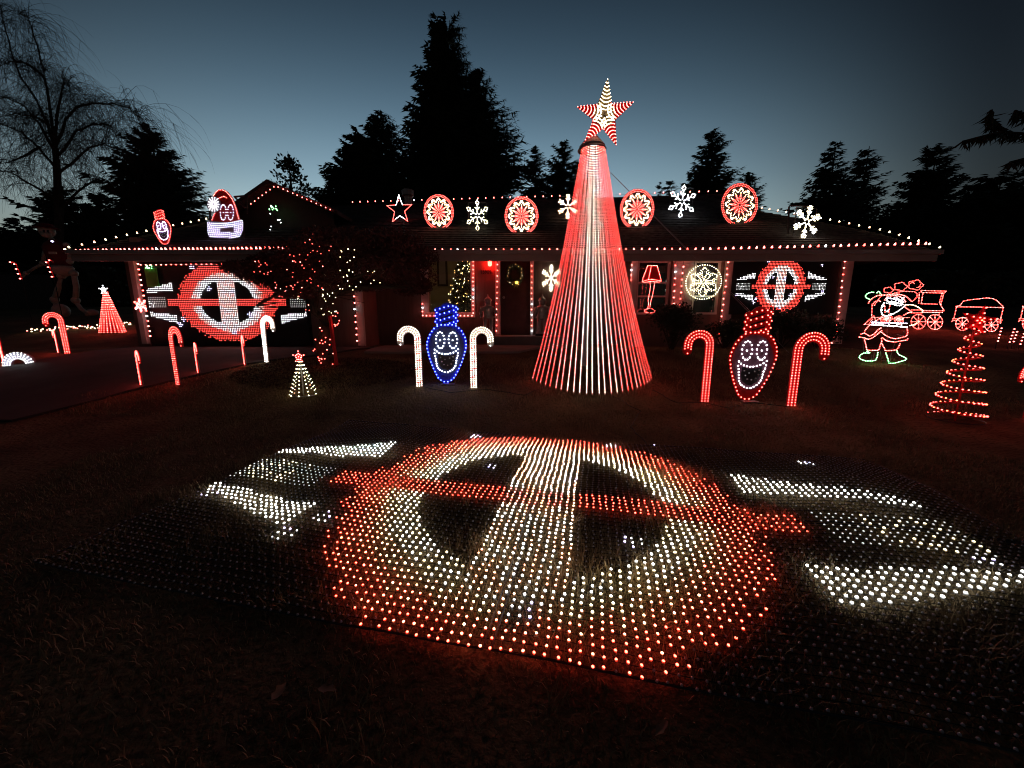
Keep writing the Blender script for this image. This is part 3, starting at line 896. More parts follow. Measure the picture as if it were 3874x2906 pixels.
def leaf_mass(centre_list, n, size, r, flat=0.5):
    """n leaf quads scattered in ellipsoids (c, radii)"""
    V = np.empty((n, 4, 3))
    for i in range(n):
        c, rad = centre_list[r.integers(len(centre_list))]
        d = r.normal(0, 1, 3); d /= np.linalg.norm(d); d *= r.random() ** 0.45
        p = np.array(c) + d * np.array(rad)
        u = r.normal(0, 1, 3); u /= np.linalg.norm(u); w = np.cross(u, r.normal(0, 1, 3)); w /= np.linalg.norm(w)
        s = size * r.uniform(0.6, 1.4)
        V[i] = [p - u * s, p + w * s * flat, p + u * s, p - w * s * flat]
    return V.reshape(-1, 3)
def shrub(name, px, pyb, wpx, hpx, label, Y=None, n=2600, size=0.03, seed=1, m='shrub', group="shrubs along the house front"):
    r = np.random.default_rng(seed)
    p = G(px, pyb) if Y is None else Vector((W(px, pyb, Y).x, Y, gz(W(px, pyb, Y).x, Y)))
    k = mpp(p); w, h = wpx * k, hpx * k
    root = thing(name, p, label, "shrub", group)
    cs = []
    for _ in range(14):
        a = r.uniform(0, 2 * PI); q = r.uniform(0, .75)
        hh = h * r.uniform(.35, .8)
        cs.append(((p.x + math.cos(a) * q * w / 2, p.y + math.sin(a) * q * w / 3, p.z + hh), (w * .2, w * .17, h * .25)))
    b = MB()
    for c, _ in cs: b.tube([p - Vector((0, 0, .05)), Vector(c)], [0.02, 0.006], 4)
    b.build("stem", M['bark'], root)
    V = leaf_mass(cs, n, size, r)
    link("foliage", np_mesh("foliage", V, np.arange(len(V)).reshape(-1, 4), [M[m]]), root)
shrub("shrub", 2540, 1325, 260, 190, "rounded dark shrub below the red lamp outline", n=4200, seed=3)
shrub("shrub", 2950, 1320, 210, 150, "low dark hedge shrub below the right light matrix", n=3600, seed=4)
shrub("shrub", 3090, 1318, 190, 140, "dark shrub beside the right corner post", n=3200, seed=5)
shrub("shrub", 2740, 1318, 150, 110, "small dark shrub under the round snowflake light", n=2200, seed=6)
def hedge(px0, px1, pyt, Y, label, seed):
    r = np.random.default_rng(seed); a = W(px0, 1100, Y).x; b = W(px1, 1100, Y).x; zt = W(px0, pyt, Y).z
    root = thing("hedge", ((a + b) / 2, Y, gz((a + b) / 2, Y)), label, "hedge")
    n = 9000; V = np.empty((n, 4, 3)); zg = gz((a + b) / 2, Y)
    for i in range(n):
        x = r.uniform(a, b); z = zg + (zt - zg) * r.random() ** .8 * (1 + .10 * math.sin(x * 1.7) + .06 * math.sin(x * 4.1))
        p = np.array([x, Y + r.uniform(-.5, .5), z]); u = r.normal(0, 1, 3); u /= np.linalg.norm(u); w = np.cross(u, r.normal(0, 1, 3)); w /= np.linalg.norm(w); s = r.uniform(.09, .2)
        V[i] = [p - u * s, p + w * s * .6, p + u * s, p - w * s * .6]
    V = V.reshape(-1, 3)
    link("foliage", np_mesh("foliage", V, np.arange(len(V)).reshape(-1, 4), [M['shrub']]), root)
hedge(-160, 470, 1010, 18.5, "dark hedge behind the skeleton and left candy canes", 3)
hedge(3330, 4050, 1040, 17.5, "dark hedge behind the train lights", 4)

# ------------------------------------------------------------------ garden maple with lights
def maple():
    r = np.random.default_rng(12)
    base = G(1232, 1378)
    Y = base.y
    root = thing("maple_tree", base, "small spreading maple with lights wound through its dark crown", "tree")
    t = MB()
    P = lambda x, y, dy=0.0: W(x, y, Y + dy)
    t.tube([P(1222, 1385), P(1215, 1330), P(1225, 1280), P(1238, 1235), P(1215, 1195), P(1190, 1180), P(1182, 1130)], [0.13, 0.11, 0.11, 0.10, 0.08, 0.07, 0.06], 8)
    limbs = [[(1182, 1130), (1120, 1100), (1060, 1110), (1000, 1140), (970, 1155)], [(1182, 1130), (1150, 1060), (1080, 1010), (1000, 990)],
             [(1215, 1195), (1260, 1120), (1320, 1060), (1420, 1020), (1520, 1010)], [(1190, 1180), (1210, 1080), (1230, 980), (1250, 920)],
             [(1260, 1120), (1350, 1090), (1450, 1085), (1560, 1090)], [(1210, 1080), (1150, 980), (1120, 930)], [(1320, 1060), (1360, 970), (1420, 920)],
             [(1420, 1020), (1500, 970), (1580, 960)]]
    tips = []
    for l in limbs:
        dy = r.uniform(-.5, .5)
        pts = [P(x, y, dy * k / 3) for k, (x, y) in enumerate(l)]
        t.tube(pts, [0.05 - 0.008 * k for k in range(len(pts))], 6); tips += pts[1:]
    for _ in range(120):
        a = tips[r.integers(len(tips))]; e = a + Vector((r.uniform(-.5, .5), r.uniform(-.5, .5), r.uniform(-.15, .25)))
        t.tube([a, e], [0.012, 0.004], 3)
    t.build("trunk", M['bark'], root)
    k = mpp(base)
    cs = []
    def blob(x, y, rx, ry, dy): 
        c = P(x, y, dy); cs.append((tuple(c), (rx * k, rx * k * .9, ry * k)))
    for (x, y, rx, ry) in ((1240, 935, 150, 40), (1350, 920, 140, 45), (1440, 940, 130, 50), (1520, 985, 100, 60), (1580, 1040, 75, 60), (1460, 1010, 110, 50), (1540, 1085, 60, 35), (1120, 960, 110, 40), (1060, 985, 90, 35),
                           (1180, 1000, 110, 45), (1300, 1010, 120, 45), (1120, 1045, 90, 40), (1400, 1075, 80, 30), (1230, 1060, 90, 40), (1000, 985, 60, 18), (1260, 890, 110, 25), (1600, 970, 60, 40), (1500, 930, 90, 35), (1070, 1075, 70, 26), (1340, 1075, 80, 30), (930, 1015, 80, 26), (1000, 1050, 90, 34), (960, 1030, 80, 34), (900, 1010, 60, 20), (1040, 1030, 90, 40), (1090, 1010, 90, 45), (1130, 1110, 70, 22), (1480, 900, 120, 30), (1590, 1085, 50, 30), (1400, 985, 120, 50)):
        blob(x, y, rx, ry, r.uniform(-.45, .45))
    V = leaf_mass(cs, 30000, 0.036, r, 0.32)
    link("crown", np_mesh("crown", V, np.arange(len(V)).reshape(-1, 4), [M['maple']]), root)
    st = MB(); a, b = P(1272, 1362, -.12), P(1248, 1195, -.12); st.tube([a - Vector((0, 0, .1)), b], 0.035, 6)
    so = st.build("support_stake", M['red_board']); props(so, "thin red stake leaning at the maple trunk", "stake")
    # lights in the crown
    def lights(name, label, regs, step_n, r0):
        items = []; wires = MB()
        for (x0, y0, x1, y1, n, c) in regs:
            pts = []
            for _ in range(n):
                p = P(r.uniform(x0, x1), r.uniform(y0, y1), r.uniform(-.75, -.25) if y1 < 1200 else r.uniform(-.16, -.10))
                pts.append(p); items.append((p, Vector((r.uniform(-.6, .6), -1, r.uniform(-.3, .6))), c if r.random() > .15 else ('pink' if 'red' in c else 'warm')))
            pts.sort(key=lambda p: (round(p.x * 2.5), p.z))
            wires.tube([p + Vector((0, .01, 0)) for p in pts], 0.0025, 3)
        root = thing(name, items[0][0], label, "string lights", "string lights in the maple")
        wires.build("wire", M['wire'], root)
        bulb_parts(root, items, r0, 'mini')
    lights("string_lights", "red mini lights scattered through the left side of the maple crown",
           [(950, 985, 1110, 1040, 14, 'tree_red'), (1090, 960, 1230, 1110, 34, 'tree_red'), (1150, 880, 1260, 960, 11, 'tree_red'), (990, 1080, 1180, 1180, 14, 'tree_red'), (1020, 1040, 1080, 1130, 6, 'tree_red')], 0, 0.0085)
    lights("string_lights", "warm white mini lights on the right side of the maple crown",
           [(1210, 1020, 1350, 1100, 16, 'tree_warm'), (1215, 1095, 1275, 1195, 18, 'tree_warm'), (1285, 940, 1350, 1000, 8, 'tree_warm'), (1360, 1020, 1450, 1085, 8, 'tree_warm'), (1080, 1100, 1160, 1150, 4, 'tree_warm')], 0, 0.009)
    lights("string_lights", "red mini lights wound round the foot of the maple trunk",
           [(1188, 1225, 1275, 1260, 5, 'red'), (1188, 1275, 1250, 1305, 8, 'red'), (1185, 1318, 1265, 1345, 5, 'red'), (1190, 1350, 1275, 1382, 8, 'red'), (1250, 1180, 1285, 1240, 6, 'red')], 0, 0.011)
    # mulch bed
maple()

# ------------------------------------------------------------------ large light cone tree
def star_poly(r1, r2, rot=0.0, n=5):
    return [((r1 if k % 2 == 0 else r2) * math.sin(PI * k / n + rot), (r1 if k % 2 == 0 else r2) * math.cos(PI * k / n + rot)) for k in range(2 * n)]
def mega_tree():
    bc = G(2243, 1452)
    base_l, base_r = 1.03, 1.03
    k = mpp(bc)
    top = W(2280, 540, bc.y)
    topx = bc.x + 0.0
    root = thing("light_cone_tree", (bc.x, bc.y + .5, bc.z), "tall cone tree of red and white light strands topped by a star", "light tree")
    A = R(56); Rb = 228 * k / math.sin(A); Rt = 46 * mpp(top) / math.sin(A)
    cy = bc.y + Rb * 0.62
    zt = W(2280, 548, cy - Rt).z
    n = 25
    pole = MB(); pole.tube([(bc.x, cy, bc.z - .2), (bc.x, cy, zt + .1)], [0.05, 0.04], 8); pole.build("pole", M['steel'], root)
    def arc(Rr, z, a0, a1, nn): return [Vector((bc.x + Rr * math.sin(a0 + (a1 - a0) * i / nn), cy - Rr * math.cos(a0 + (a1 - a0) * i / nn), z)) for i in range(nn + 1)]
    hb = MB(); hb.tube(arc(Rt, zt + .01, -PI, PI, 24), 0.022, 5); hb.build("top_hoop", M['dark'], root)
    cap = MB(); cap.lathe((bc.x, cy, zt + .02), [(Rt * .98, 0), (Rt * .98, 0.05), (Rt * .25, 0.24), (0.05, 0.28)], 14); cap.build("top_cap", M['fascia'], root)
    r = random.Random(3)
    for i in range(n):
        a = -A + 2 * A * i / (n - 1)
        dirn = Vector((math.sin(a), -math.cos(a), 0))
        xb, yb = bc.x + Rb * dirn.x, cy + Rb * dirn.y
        pb = Vector((xb, yb, gz(xb, yb) + 0.03)); pt = Vector((bc.x + Rt * dirn.x, cy + Rt * dirn.y, zt))
        white = 7 <= i <= 15
        ax = (pt - pb).normalized(); side = ax.cross(dirn).normalized(); nrm = side.cross(ax).normalized()
        if nrm.dot(dirn) < 0: nrm = -nrm
        m = MB(); h = 0.010
        nseg = 10
        cl = []
        for q in range(nseg + 1):
            t = q / nseg
            c = pb.lerp(pt, t) - dirn * (0.07 * math.sin(PI * t ** 0.85)) + side * (0.006 * math.sin(i * 2.7 + 5 * t))
            cl.append(c)
        for q in range(nseg):
            w0, w1 = h * (1 - .6 * q / nseg), h * (1 - .6 * (q + 1) / nseg); a0, a1 = cl[q], cl[q + 1]
            m.hexa([a0 - side * w0, a0 + side * w0, a0 + side * w0 - nrm * .005, a0 - side * w0 - nrm * .005, a1 - side * w1, a1 + side * w1, a1 + side * w1 - nrm * .005, a1 - side * w1 - nrm * .005])
        so = m.build("strand", M['strip_w'] if white else M['strip'], root)
        pts = along(cl, 0.043)[1:]
        items = []
        for p in pts:
            t = (p.z - pb.z) / (pt.z - pb.z)
            c = 'cone_red'
            if white: c = ('cone_white' if r.random() < .8 else 'cone_pink') if 9 <= i <= 13 else ('cone_pink' if r.random() < .75 else 'cone_white')
            elif i in (5, 6, 16, 17): c = 'cone_pink' if r.random() < .6 else 'cone_red'
            else: c = 'cone_pink' if r.random() < .25 else 'cone_red'
            if r.random() < .004: c = 'violet'
            items.append((p, nrm, c))
        lowb = [q for q in items if q[0].z < pb.z + 1.5]; midb = [q for q in items if pb.z + 1.5 <= q[0].z < pb.z + 2.9]; topb = [q for q in items if q[0].z >= pb.z + 2.9]
        bulb_mass(so, lowb, 0.0080, 'led', 'bulbs'); bulb_mass(so, midb, 0.0066, 'led', 'bulbs'); bulb_mass(so, topb, 0.0062, 'led', 'bulbs')
    # guy wires
    for (ex, ey, dy) in ((2985, 1335, .4), (2890, 1230, 2.6)):
        e = W(ex, ey, 7.9 + dy * .2)
        gwm = MB(); gwm.tube([(bc.x, cy, zt - .05), e], 0.004, 4); gwm.build("guy_wire", M['steel'], root)
    # star
    so_c = W(2287, 435, cy - .10)
    fr = frame(so_c, R(3))
    ks = mpp(so_c)
    Rs = [ (2293-2287, 435-312), (2398-2287, 435-388), (2338-2287, 435-540), (2206-2287, 435-548), (2180-2287, 435-410) ]
    tips = [Vector((x * ks, y * ks)) for x, y in Rs]
    inner = []
    for i in range(5):
        d = (tips[i].normalized() + tips[(i + 1) % 5].normalized()).normalized(); inner.append(d * 46 * ks)
    poly = []
    for i in range(5): poly += [tips[i], inner[i]]
    pl = MB(); pl.plate(fr, [(p.x, p.y) for p in poly], -0.012, 0.0); star = pl.build("star", M['red_board'], root)
    pl = MB(); pl.plate(fr, [(tips[0].x * .985, tips[0].y * .985)] + [(q.x * .97, q.y * .97) for q in inner], 0.0008, 0.002); pl.build("star_centre", mat("tan_star_panel", (.42, .30, .17), .5), star)
    items = []
    for i in range(5):
        L = tips[i].length; d = tips[i] / L; nn = Vector((-d.y, d.x))
        a, b = inner[i - 1], inner[i]
        la = max(a.dot(d), 1e-4); wa = abs(a.dot(nn)); wb = abs(b.dot(nn))
        s = L * 0.97
        row = 0
        while s > 0.07:
            half = 0.92 * min((L - s) / (L - la) * (wa + wb) / 2, (wa + wb) / 2 * 1.02)
            half = max(half, 0.004)
            cnt = max(1, int(2 * half / 0.019) + 1)
            sag = half * 0.42
            for j in range(cnt):
                q = 0 if cnt == 1 else -1 + 2 * j / (cnt - 1)
                p = d * (s - sag * (1 - q * q) * 1.0) + nn * (q * half)
                if p.length < 0.05: continue
                c = 'warm'
                if i != 0 and p.length > 0.20: c = 'pink' if i else 'warm'
                if i == 0 and p.length < .1: c = 'warm'
                items.append((fr(p.x, p.y, 0.0022), fr.n, c))
            s -= 0.052
    bulb_mass(star, items, 0.0095, 'led', 'bulbs')
    return star
mega_tree()

# ------------------------------------------------------------------ emblem shown on the light matrices and the mat
def emblem(u, v, e1=0.73, e2=0.79, e3=0.86, e0=0.60):
    """u right, v up, ring radius 1; returns a LED colour or 'off'"""
    r = math.hypot(u, v)
    rr = random.random()
    if abs(v) < 0.075 and abs(u) < 1.19:
        if abs(u) < 0.19: return 'peach' if rr < .5 else 'pink'
        return 'red' if rr < .4 else 'orange'
    if abs(u) < 0.19 and r < 0.72: return 'white' if rr < .5 else 'peach'
    if r < e0: return 'off'
    if r < e1 + .03 * (rr - .5): return 'white' if rr < .5 else 'warm'
    if r < e2: return 'warm' if rr < .3 else 'peach'
    if r < e3: return 'peach' if rr < .3 else 'ember'
    if r <= 0.95: return 'ember' if rr < .35 else 'orange'
    if r <= 1.0: return 'orange' if rr < .62 else 'off'
    a = abs(u)
    if 1.05 < a < 1.80:
        t = (a - 1.05) / 0.75
        if 0.28 - .08 * t < v < 0.50 - 0.24 * t: return 'white'
        if -0.53 + 0.26 * t < v < -0.31 + 0.10 * t: return 'white'
        if abs(v) < 0.125 and a > 1.25: return 'faint' if a < 1.45 else ('warm' if rr < .25 else 'faint')
    return 'off'
SPARK = [(-1.02, -.56), (-.95, -.42), (.42, -.30), (-.34, .33), (.14, .27), (1.55, .74), (1.72, -.17), (.72, 1.02), (-.62, .86), (-1.72, -.3), (.05, -.75), (.4, .9)]

def light_mat():
    FL = Vector((-2.26, 4.97, 0)); a12 = R(12.2)
    e1 = Vector((math.cos(a12), -math.sin(a12), 0)); e2 = Vector((-math.sin(a12), -math.cos(a12), 0))
    WID, DEP, STEP = 6.12, 3.02, 0.0502
    root = thing("light_mat", FL + e1 * WID / 2 + e2 * DEP / 2, "large flat mat of LED bulbs lying on the lawn, showing a red winged disc", "light mat")
    def Z(a, d):
        p = FL + e1 * a + e2 * d
        w = 0.030 * noise.noise(Vector((a * 0.8, d * 1.1, 2.0))) + 0.018 * noise.noise(Vector((a * 2.1, d * 2.3, 5.0)))
        bump = 0.09 * math.exp(-((a - 0.9) / 1.0) ** 2 - ((d - 0.7) / .55) ** 2) + 0.07 * math.exp(-((a - 5.4) / .8) ** 2 - ((d - 0.9) / .7) ** 2)
        return Vector((p.x, p.y, gz(p.x, p.y) + 0.045 + max(-.02, w) + bump))
    items, nets = [], MB()
    na, nd = int(WID / STEP) + 1, int(DEP / STEP) + 1
    AC, DC, RAD = 2.88, 1.56, 1.60
    for i in range(na):
        for j in range(nd):
            a, d_ = i * STEP, j * STEP
            u, v = (a - AC) / RAD, (DC - d_) / RAD
            c = emblem(u, v); c = {'ember': 'mat_ember', 'orange': 'mat_red', 'red': 'mat_red', 'peach': 'mat_peach', 'white': 'mat_white'}.get(c, c)
            if any((u - su) ** 2 + (v - sv) ** 2 < 0.0022 for su, sv in SPARK): c = 'violet' if random.random() < .5 else 'white'
            p = Z(a + random.uniform(-.006, .006) + .012 * noise.noise(Vector((a, d_ * 2, 1))), d_ + random.uniform(-.005, .005) + .014 * noise.noise(Vector((a * 1.5, d_ * .7, 7))))
            n = Vector((random.uniform(-.3, .3), random.uniform(-.3, .3), 1))
            items.append((p, n, c, a, d_))
    for j in range(nd):
        nets.tube([Z(k * WID / 40, j * STEP) - Vector((0, 0, .006)) for k in range(41)], 0.0022, 3)
    for i in range(0, na):
        nets.tube([Z(i * STEP, k * DEP / 20) - Vector((0, 0, .007)) for k in range(21)], 0.0018, 3)
    nets.build("net", M['net'], root)
    for (A0, A1, D0, D1) in ((0, 2.83, 0, 1.5), (2.87, WID, 0, 1.5), (0, 2.83, 1.53, DEP), (2.87, WID, 1.53, DEP)):
        b = MB()
        ring = [(A0 + (A1 - A0) * k / 12, D0) for k in range(13)] + [(A1, D0 + (D1 - D0) * k / 8) for k in range(1, 9)] + [(A1 - (A1 - A0) * k / 12, D1) for k in range(1, 13)] + [(A0, D1 - (D1 - D0) * k / 8) for k in range(1, 8)]
        b.tube([Z(a, d_) - Vector((0, 0, .004)) for a, d_ in ring], 0.005, 4, closed=True); b.build("panel_edge", M['dark'], root)
    lit = [t for t in items if t[2] != 'off']
    lit.sort(key=lambda t: (t[0] - Vector((0.0, 0, EYE))).length)
    def infront(p):
        q = p; 
        return True
    near = lit[:300]; near_id = set(id(t) for t in near)
    bulb_parts(root, [(t[0], t[1], t[2]) for t in near if t[2] not in ('mat_white', 'warm', 'violet')], 0.0072, 'led')
    bulb_parts(root, [(t[0], t[1], t[2]) for t in near if t[2] in ('mat_white', 'warm', 'violet')], 0.0084, 'led')
    rest = [t for t in items if id(t) not in near_id and t[2] != 'off']
    pale = ('mat_white', 'warm', 'violet')
    bulb_mass(root, [(t[0], t[1], t[2]) for t in rest if t[2] not in pale], 0.0070, 'led', 'bulbs', rj=.12)
    bulb_mass(root, [(t[0], t[1], t[2]) for t in rest if t[2] in pale], 0.0086, 'led', 'bulbs', rj=.12)
    bulb_mass(root, [(t[0], t[1], 'off') for t in items if t[2] == 'off'], 0.0062, 'led', 'unlit_bulbs')
light_mat()

def matrix(name, label, quad, step, cx, cy_, rx, ry, Y, r, wall_d=0.05):
    """upright light matrix: a black panel carrying rows of small lights"""
    x0, x1, yt, yb = quad
    a, b = W(x0, yt, Y), W(x1, yb, Y); c = W(cx, cy_, Y); k = mpp(c)
    root = thing(name, Vector(((a.x + b.x) / 2, Y, b.z)), label, "light panel", "light panels mounted on the house")
    m = MB(); m.box((a.x, Y + .004, b.z), (b.x, Y + .03, a.z)); m.build("panel", M['black'], root)
    items = []
    x = a.x + step / 2
    while x < b.x:
        z = b.z + step / 2
        while z < a.z:
            u, v = (x - c.x) / (rx * k), (z - c.z) / (ry * k)
            col_ = emblem(u, v, .63, .71, .74, .54); col_ = {'ember': 'panel_red', 'orange': 'panel_red', 'red': 'panel_red', 'warm': 'panel_white', 'white': 'panel_white', 'peach': 'panel_pink', 'pink': 'panel_pink'}.get(col_, col_)
            if any((u - su) ** 2 + (v - sv) ** 2 < 0.003 for su, sv in SPARK): col_ = 'violet'
            if col_ != 'off': items.append((Vector((x, Y + .003, z)), Vector((0, -1, 0)), col_))
            z += step
        x += step
    bulb_mass(root, items, r, 'led', 'bulbs')
matrix("light_matrix", "large light panel across the garage door showing a red winged disc", (538, 1170, 1003, 1292), 0.042, 862, 1144, 188, 150, YG - .02, 0.0088)
matrix("light_matrix", "smaller light panel at the right wing window showing a red winged disc", (2780, 3150, 975, 1190), 0.034, 2953, 1084, 94, 106, YR - .12, 0.0080)

# ------------------------------------------------------------------ candy canes
def cane_pts(hook, h, wd, rad, tip):
    """centre line of a cane, base at the origin; hook = +1 to the right, -1 to the left"""
    pts = [(0, 0), (0, h - rad)]
    for k in range(1, 15):
        a = PI * k / 14
        pts.append((hook * (rad - rad * math.cos(a)), h - rad + rad * math.sin(a)))
    pts.append((hook * 2 * rad, h - rad - tip))
    return pts
def cane(px, py, h_px, hook, label, colr, board, rz=0.0, cols=3, bulb_r=0.0105, group="candy canes in the front yard", fine=True, stripes=None, w_ratio=0.125, r_ratio=0.212, tip_r=0.07, pos=None, single=False, glowside=1):
    p = G(px, py) if pos is None else pos
    k = mpp(p); h = h_px * k
    wd = w_ratio * h; rad = r_ratio * h - wd / 2; tip = tip_r * h
    root = thing("candy_cane", p, label, "candy cane", group)
    fr = frame(p, rz)
    cl = cane_pts(hook, h - wd / 2, wd, rad, tip)
    Lf, Rt = [], []
    for i, (x, y) in enumerate(cl):
        a = cl[max(0, i - 1)]; b = cl[min(len(cl) - 1, i + 1)]
        t = Vector((b[0] - a[0], b[1] - a[1])).normalized(); nn = Vector((-t.y, t.x)) * wd / 2
        Lf.append((x + nn.x, y + nn.y)); Rt.append((x - nn.x, y - nn.y))
    e = Vector(cl[-1])
    endcap = [(e.x + hook * -0 + math.cos(q) * wd / 2 * hook, e.y - math.sin(q) * wd / 2) for q in (PI * .25, PI * .5, PI * .75)]
    m = MB()
    n = len(cl)
    for i in range(n - 1):       # quad strips, front, back and edges
        m.hexa([fr(*Lf[i], 0), fr(*Rt[i], 0), fr(*Rt[i + 1], 0), fr(*Lf[i + 1], 0), fr(*Lf[i], .012), fr(*Rt[i], .012), fr(*Rt[i + 1], .012), fr(*Lf[i + 1], .012)])
    bo = m.build("board", board, root)
    m = MB(); m.plate(fr, [(e.x + math.cos(PI + PI * q / 8) * wd / 2, e.y + math.sin(PI + PI * q / 8) * wd / 2) for q in range(9)], 0, .0125); m.build("board_tip", board, root)
    st = MB(); 
    for sx in (-.3, .3): st.tube([fr(sx * wd, -.12, -.01), fr(sx * wd, .25, -.01)], 0.005, 4)
    st.build("stake", M['steel'], root)
    if stripes:
        d = MB(); L = h - wd / 2 - rad; s = 0.03 * h
        while s < L - .04:
            d.plate(fr, [(-wd / 2 + .001, s), (wd / 2 - .001, s + .05 * h), (wd / 2 - .001, s + .085 * h), (-wd / 2 + .001, s + .035 * h)], .0122, .0135); s += .12 * h
        d.build("stripes", stripes, root)
    items = []
    pitch = wd * 0.36
    for cidx in range(cols):
        off = 0 if cols == 1 else (-.34 + .68 * cidx / (cols - 1)) * wd
        line = []
        for i, (x, y) in enumerate(cl):
            a = cl[max(0, i - 1)]; b = cl[min(len(cl) - 1, i + 1)]
            t = Vector((b[0] - a[0], b[1] - a[1])).normalized()
            line.append(Vector((x - t.y * off, y + t.x * off, 0)))
        # even rows along the stem, its own spacing on the bend
        for q in along(line, 0.037 * h):
            items.append((fr(q.x, q.y + .012, .013 * glowside), fr.n * glowside, (colr if random.random() > .1 else 'pink') if colr == 'red' else random.choice(('cane_white', 'cane_white', 'cane_rose') if stripes else ('white', 'cane_white', 'cane_white'))))
    items.append((fr(e.x, e.y - wd * .3, .013), fr.n, colr))
    (bulb_parts if fine else bulb_mass)(root, items, bulb_r, 'led')
    return root
cane(2664, 1520, 268, -1, "red candy cane left of the red smiling bulb, hook to the left", 'red', M['red_board'])
cane(2990, 1535, 277, 1, "red candy cane right of the red smiling bulb, hook to the right", 'red', M['red_board'], w_ratio=.135, r_ratio=.245)
cane(1588, 1463, 226, -1, "white lit candy cane left of the blue smiling bulb", 'white', M['white_board'], stripes=M['red_board'], w_ratio=.112, r_ratio=.197)
cane(1793, 1468, 228, 1, "white lit candy cane right of the blue smiling bulb", 'white', M['white_board'], stripes=M['red_board'], w_ratio=.112, r_ratio=.197)
cane(678, 1456, 218, 1, "red candy cane at the near edge of the driveway, in front of the garage", 'red', M['red_board'], rz=R(-25), bulb_r=0.0095)
cane(1012, 1370, 172, 1, "white lit candy cane at the far edge of the driveway beside the garage panel", 'white', M['white_board'], rz=R(-20), bulb_r=0.010)
cane(258, 1337, 152, -1, "small red candy cane below the skeleton's foot", 'red', M['red_board'], rz=R(15), bulb_r=0.010, fine=False)
cane(540, 1462, 135, 1, "red candy cane seen edge-on at the near left side of the driveway", 'red', M['red_board'], rz=R(-35), bulb_r=0.010, fine=False)
cane(755, 1416, 118, 1, "red candy cane seen edge-on in the middle of the driveway edge", 'red', M['red_board'], rz=R(-41), bulb_r=0.010, fine=False)
cane(930, 1382, 112, 1, "red candy cane seen edge-on just left of the white cane by the garage", 'red', M['red_board'], rz=R(-45), bulb_r=0.010, fine=False)
cane(226, 1335, 85, -1, "red candy cane seen edge-on behind the small cane below the skeleton", 'red', M['red_board'], rz=R(-30), bulb_r=0.011, fine=False)
cane(22, 1378, 125, -1, "red candy cane cut by the left edge of the picture", 'red', M['red_board'], rz=R(-22), bulb_r=0.012, fine=False)
cane(3878, 1580, 205, -1, "red candy cane cut by the right edge of the picture", 'red', M['red_board'], rz=R(5), bulb_r=0.010, fine=False)

# ------------------------------------------------------------------ smiling bulbs
FACE_R = [(1180, 560), (1220, 600), (1245, 650), (1270, 700), (1280, 755), (1283, 810), (1278, 860), (1262, 920), (1248, 970), (1228, 1025), (1208, 1080), (1185, 1130), (1160, 1180), (1135, 1230), (1105, 1280), (1075, 1328), (1032, 1365), (978, 1390)]
FACE_L = [(800, 565), (765, 608), (732, 658), (708, 710), (688, 765), (678, 815), (678, 870), (690, 925), (698, 975), (712, 1028), (727, 1080), (745, 1130), (762, 1180), (785, 1230), (806, 1278), (830, 1328), (870, 1365), (920, 1390)]
FACE_T = [(832, 287), (902, 267), (967, 247), (1033, 228), (1103, 226), (1150, 246), (1175, 270), (855, 327), (830, 373), (852, 415), (825, 460), (850, 500), (850, 527), (1145, 318), (1168, 360), (1140, 405), (1165, 450), (1138, 493), (1138, 525),
          (900, 350), (970, 332), (1043, 312), (1113, 290), (903, 437), (967, 418), (1040, 398), (1108, 377), (912, 510), (970, 510), (1017, 508), (1043, 485), (1105, 467), (1080, 508)]
FACE_M = [(795, 887), (827, 915), (865, 938), (908, 950), (952, 957), (992, 955), (1035, 945), (1080, 932), (1120, 910), (1160, 880), (790, 943), (800, 985), (805, 1028), (810, 1065), (815, 1105), (822, 1145), (838, 1178), (860, 1203), (895, 1223), (935, 1240), (983, 1240), (1022, 1223), (1058, 1200), (1088, 1170), (1107, 1140), (1120, 1100), (1125, 1060), (1133, 1020), (1148, 980), (1157, 937)]
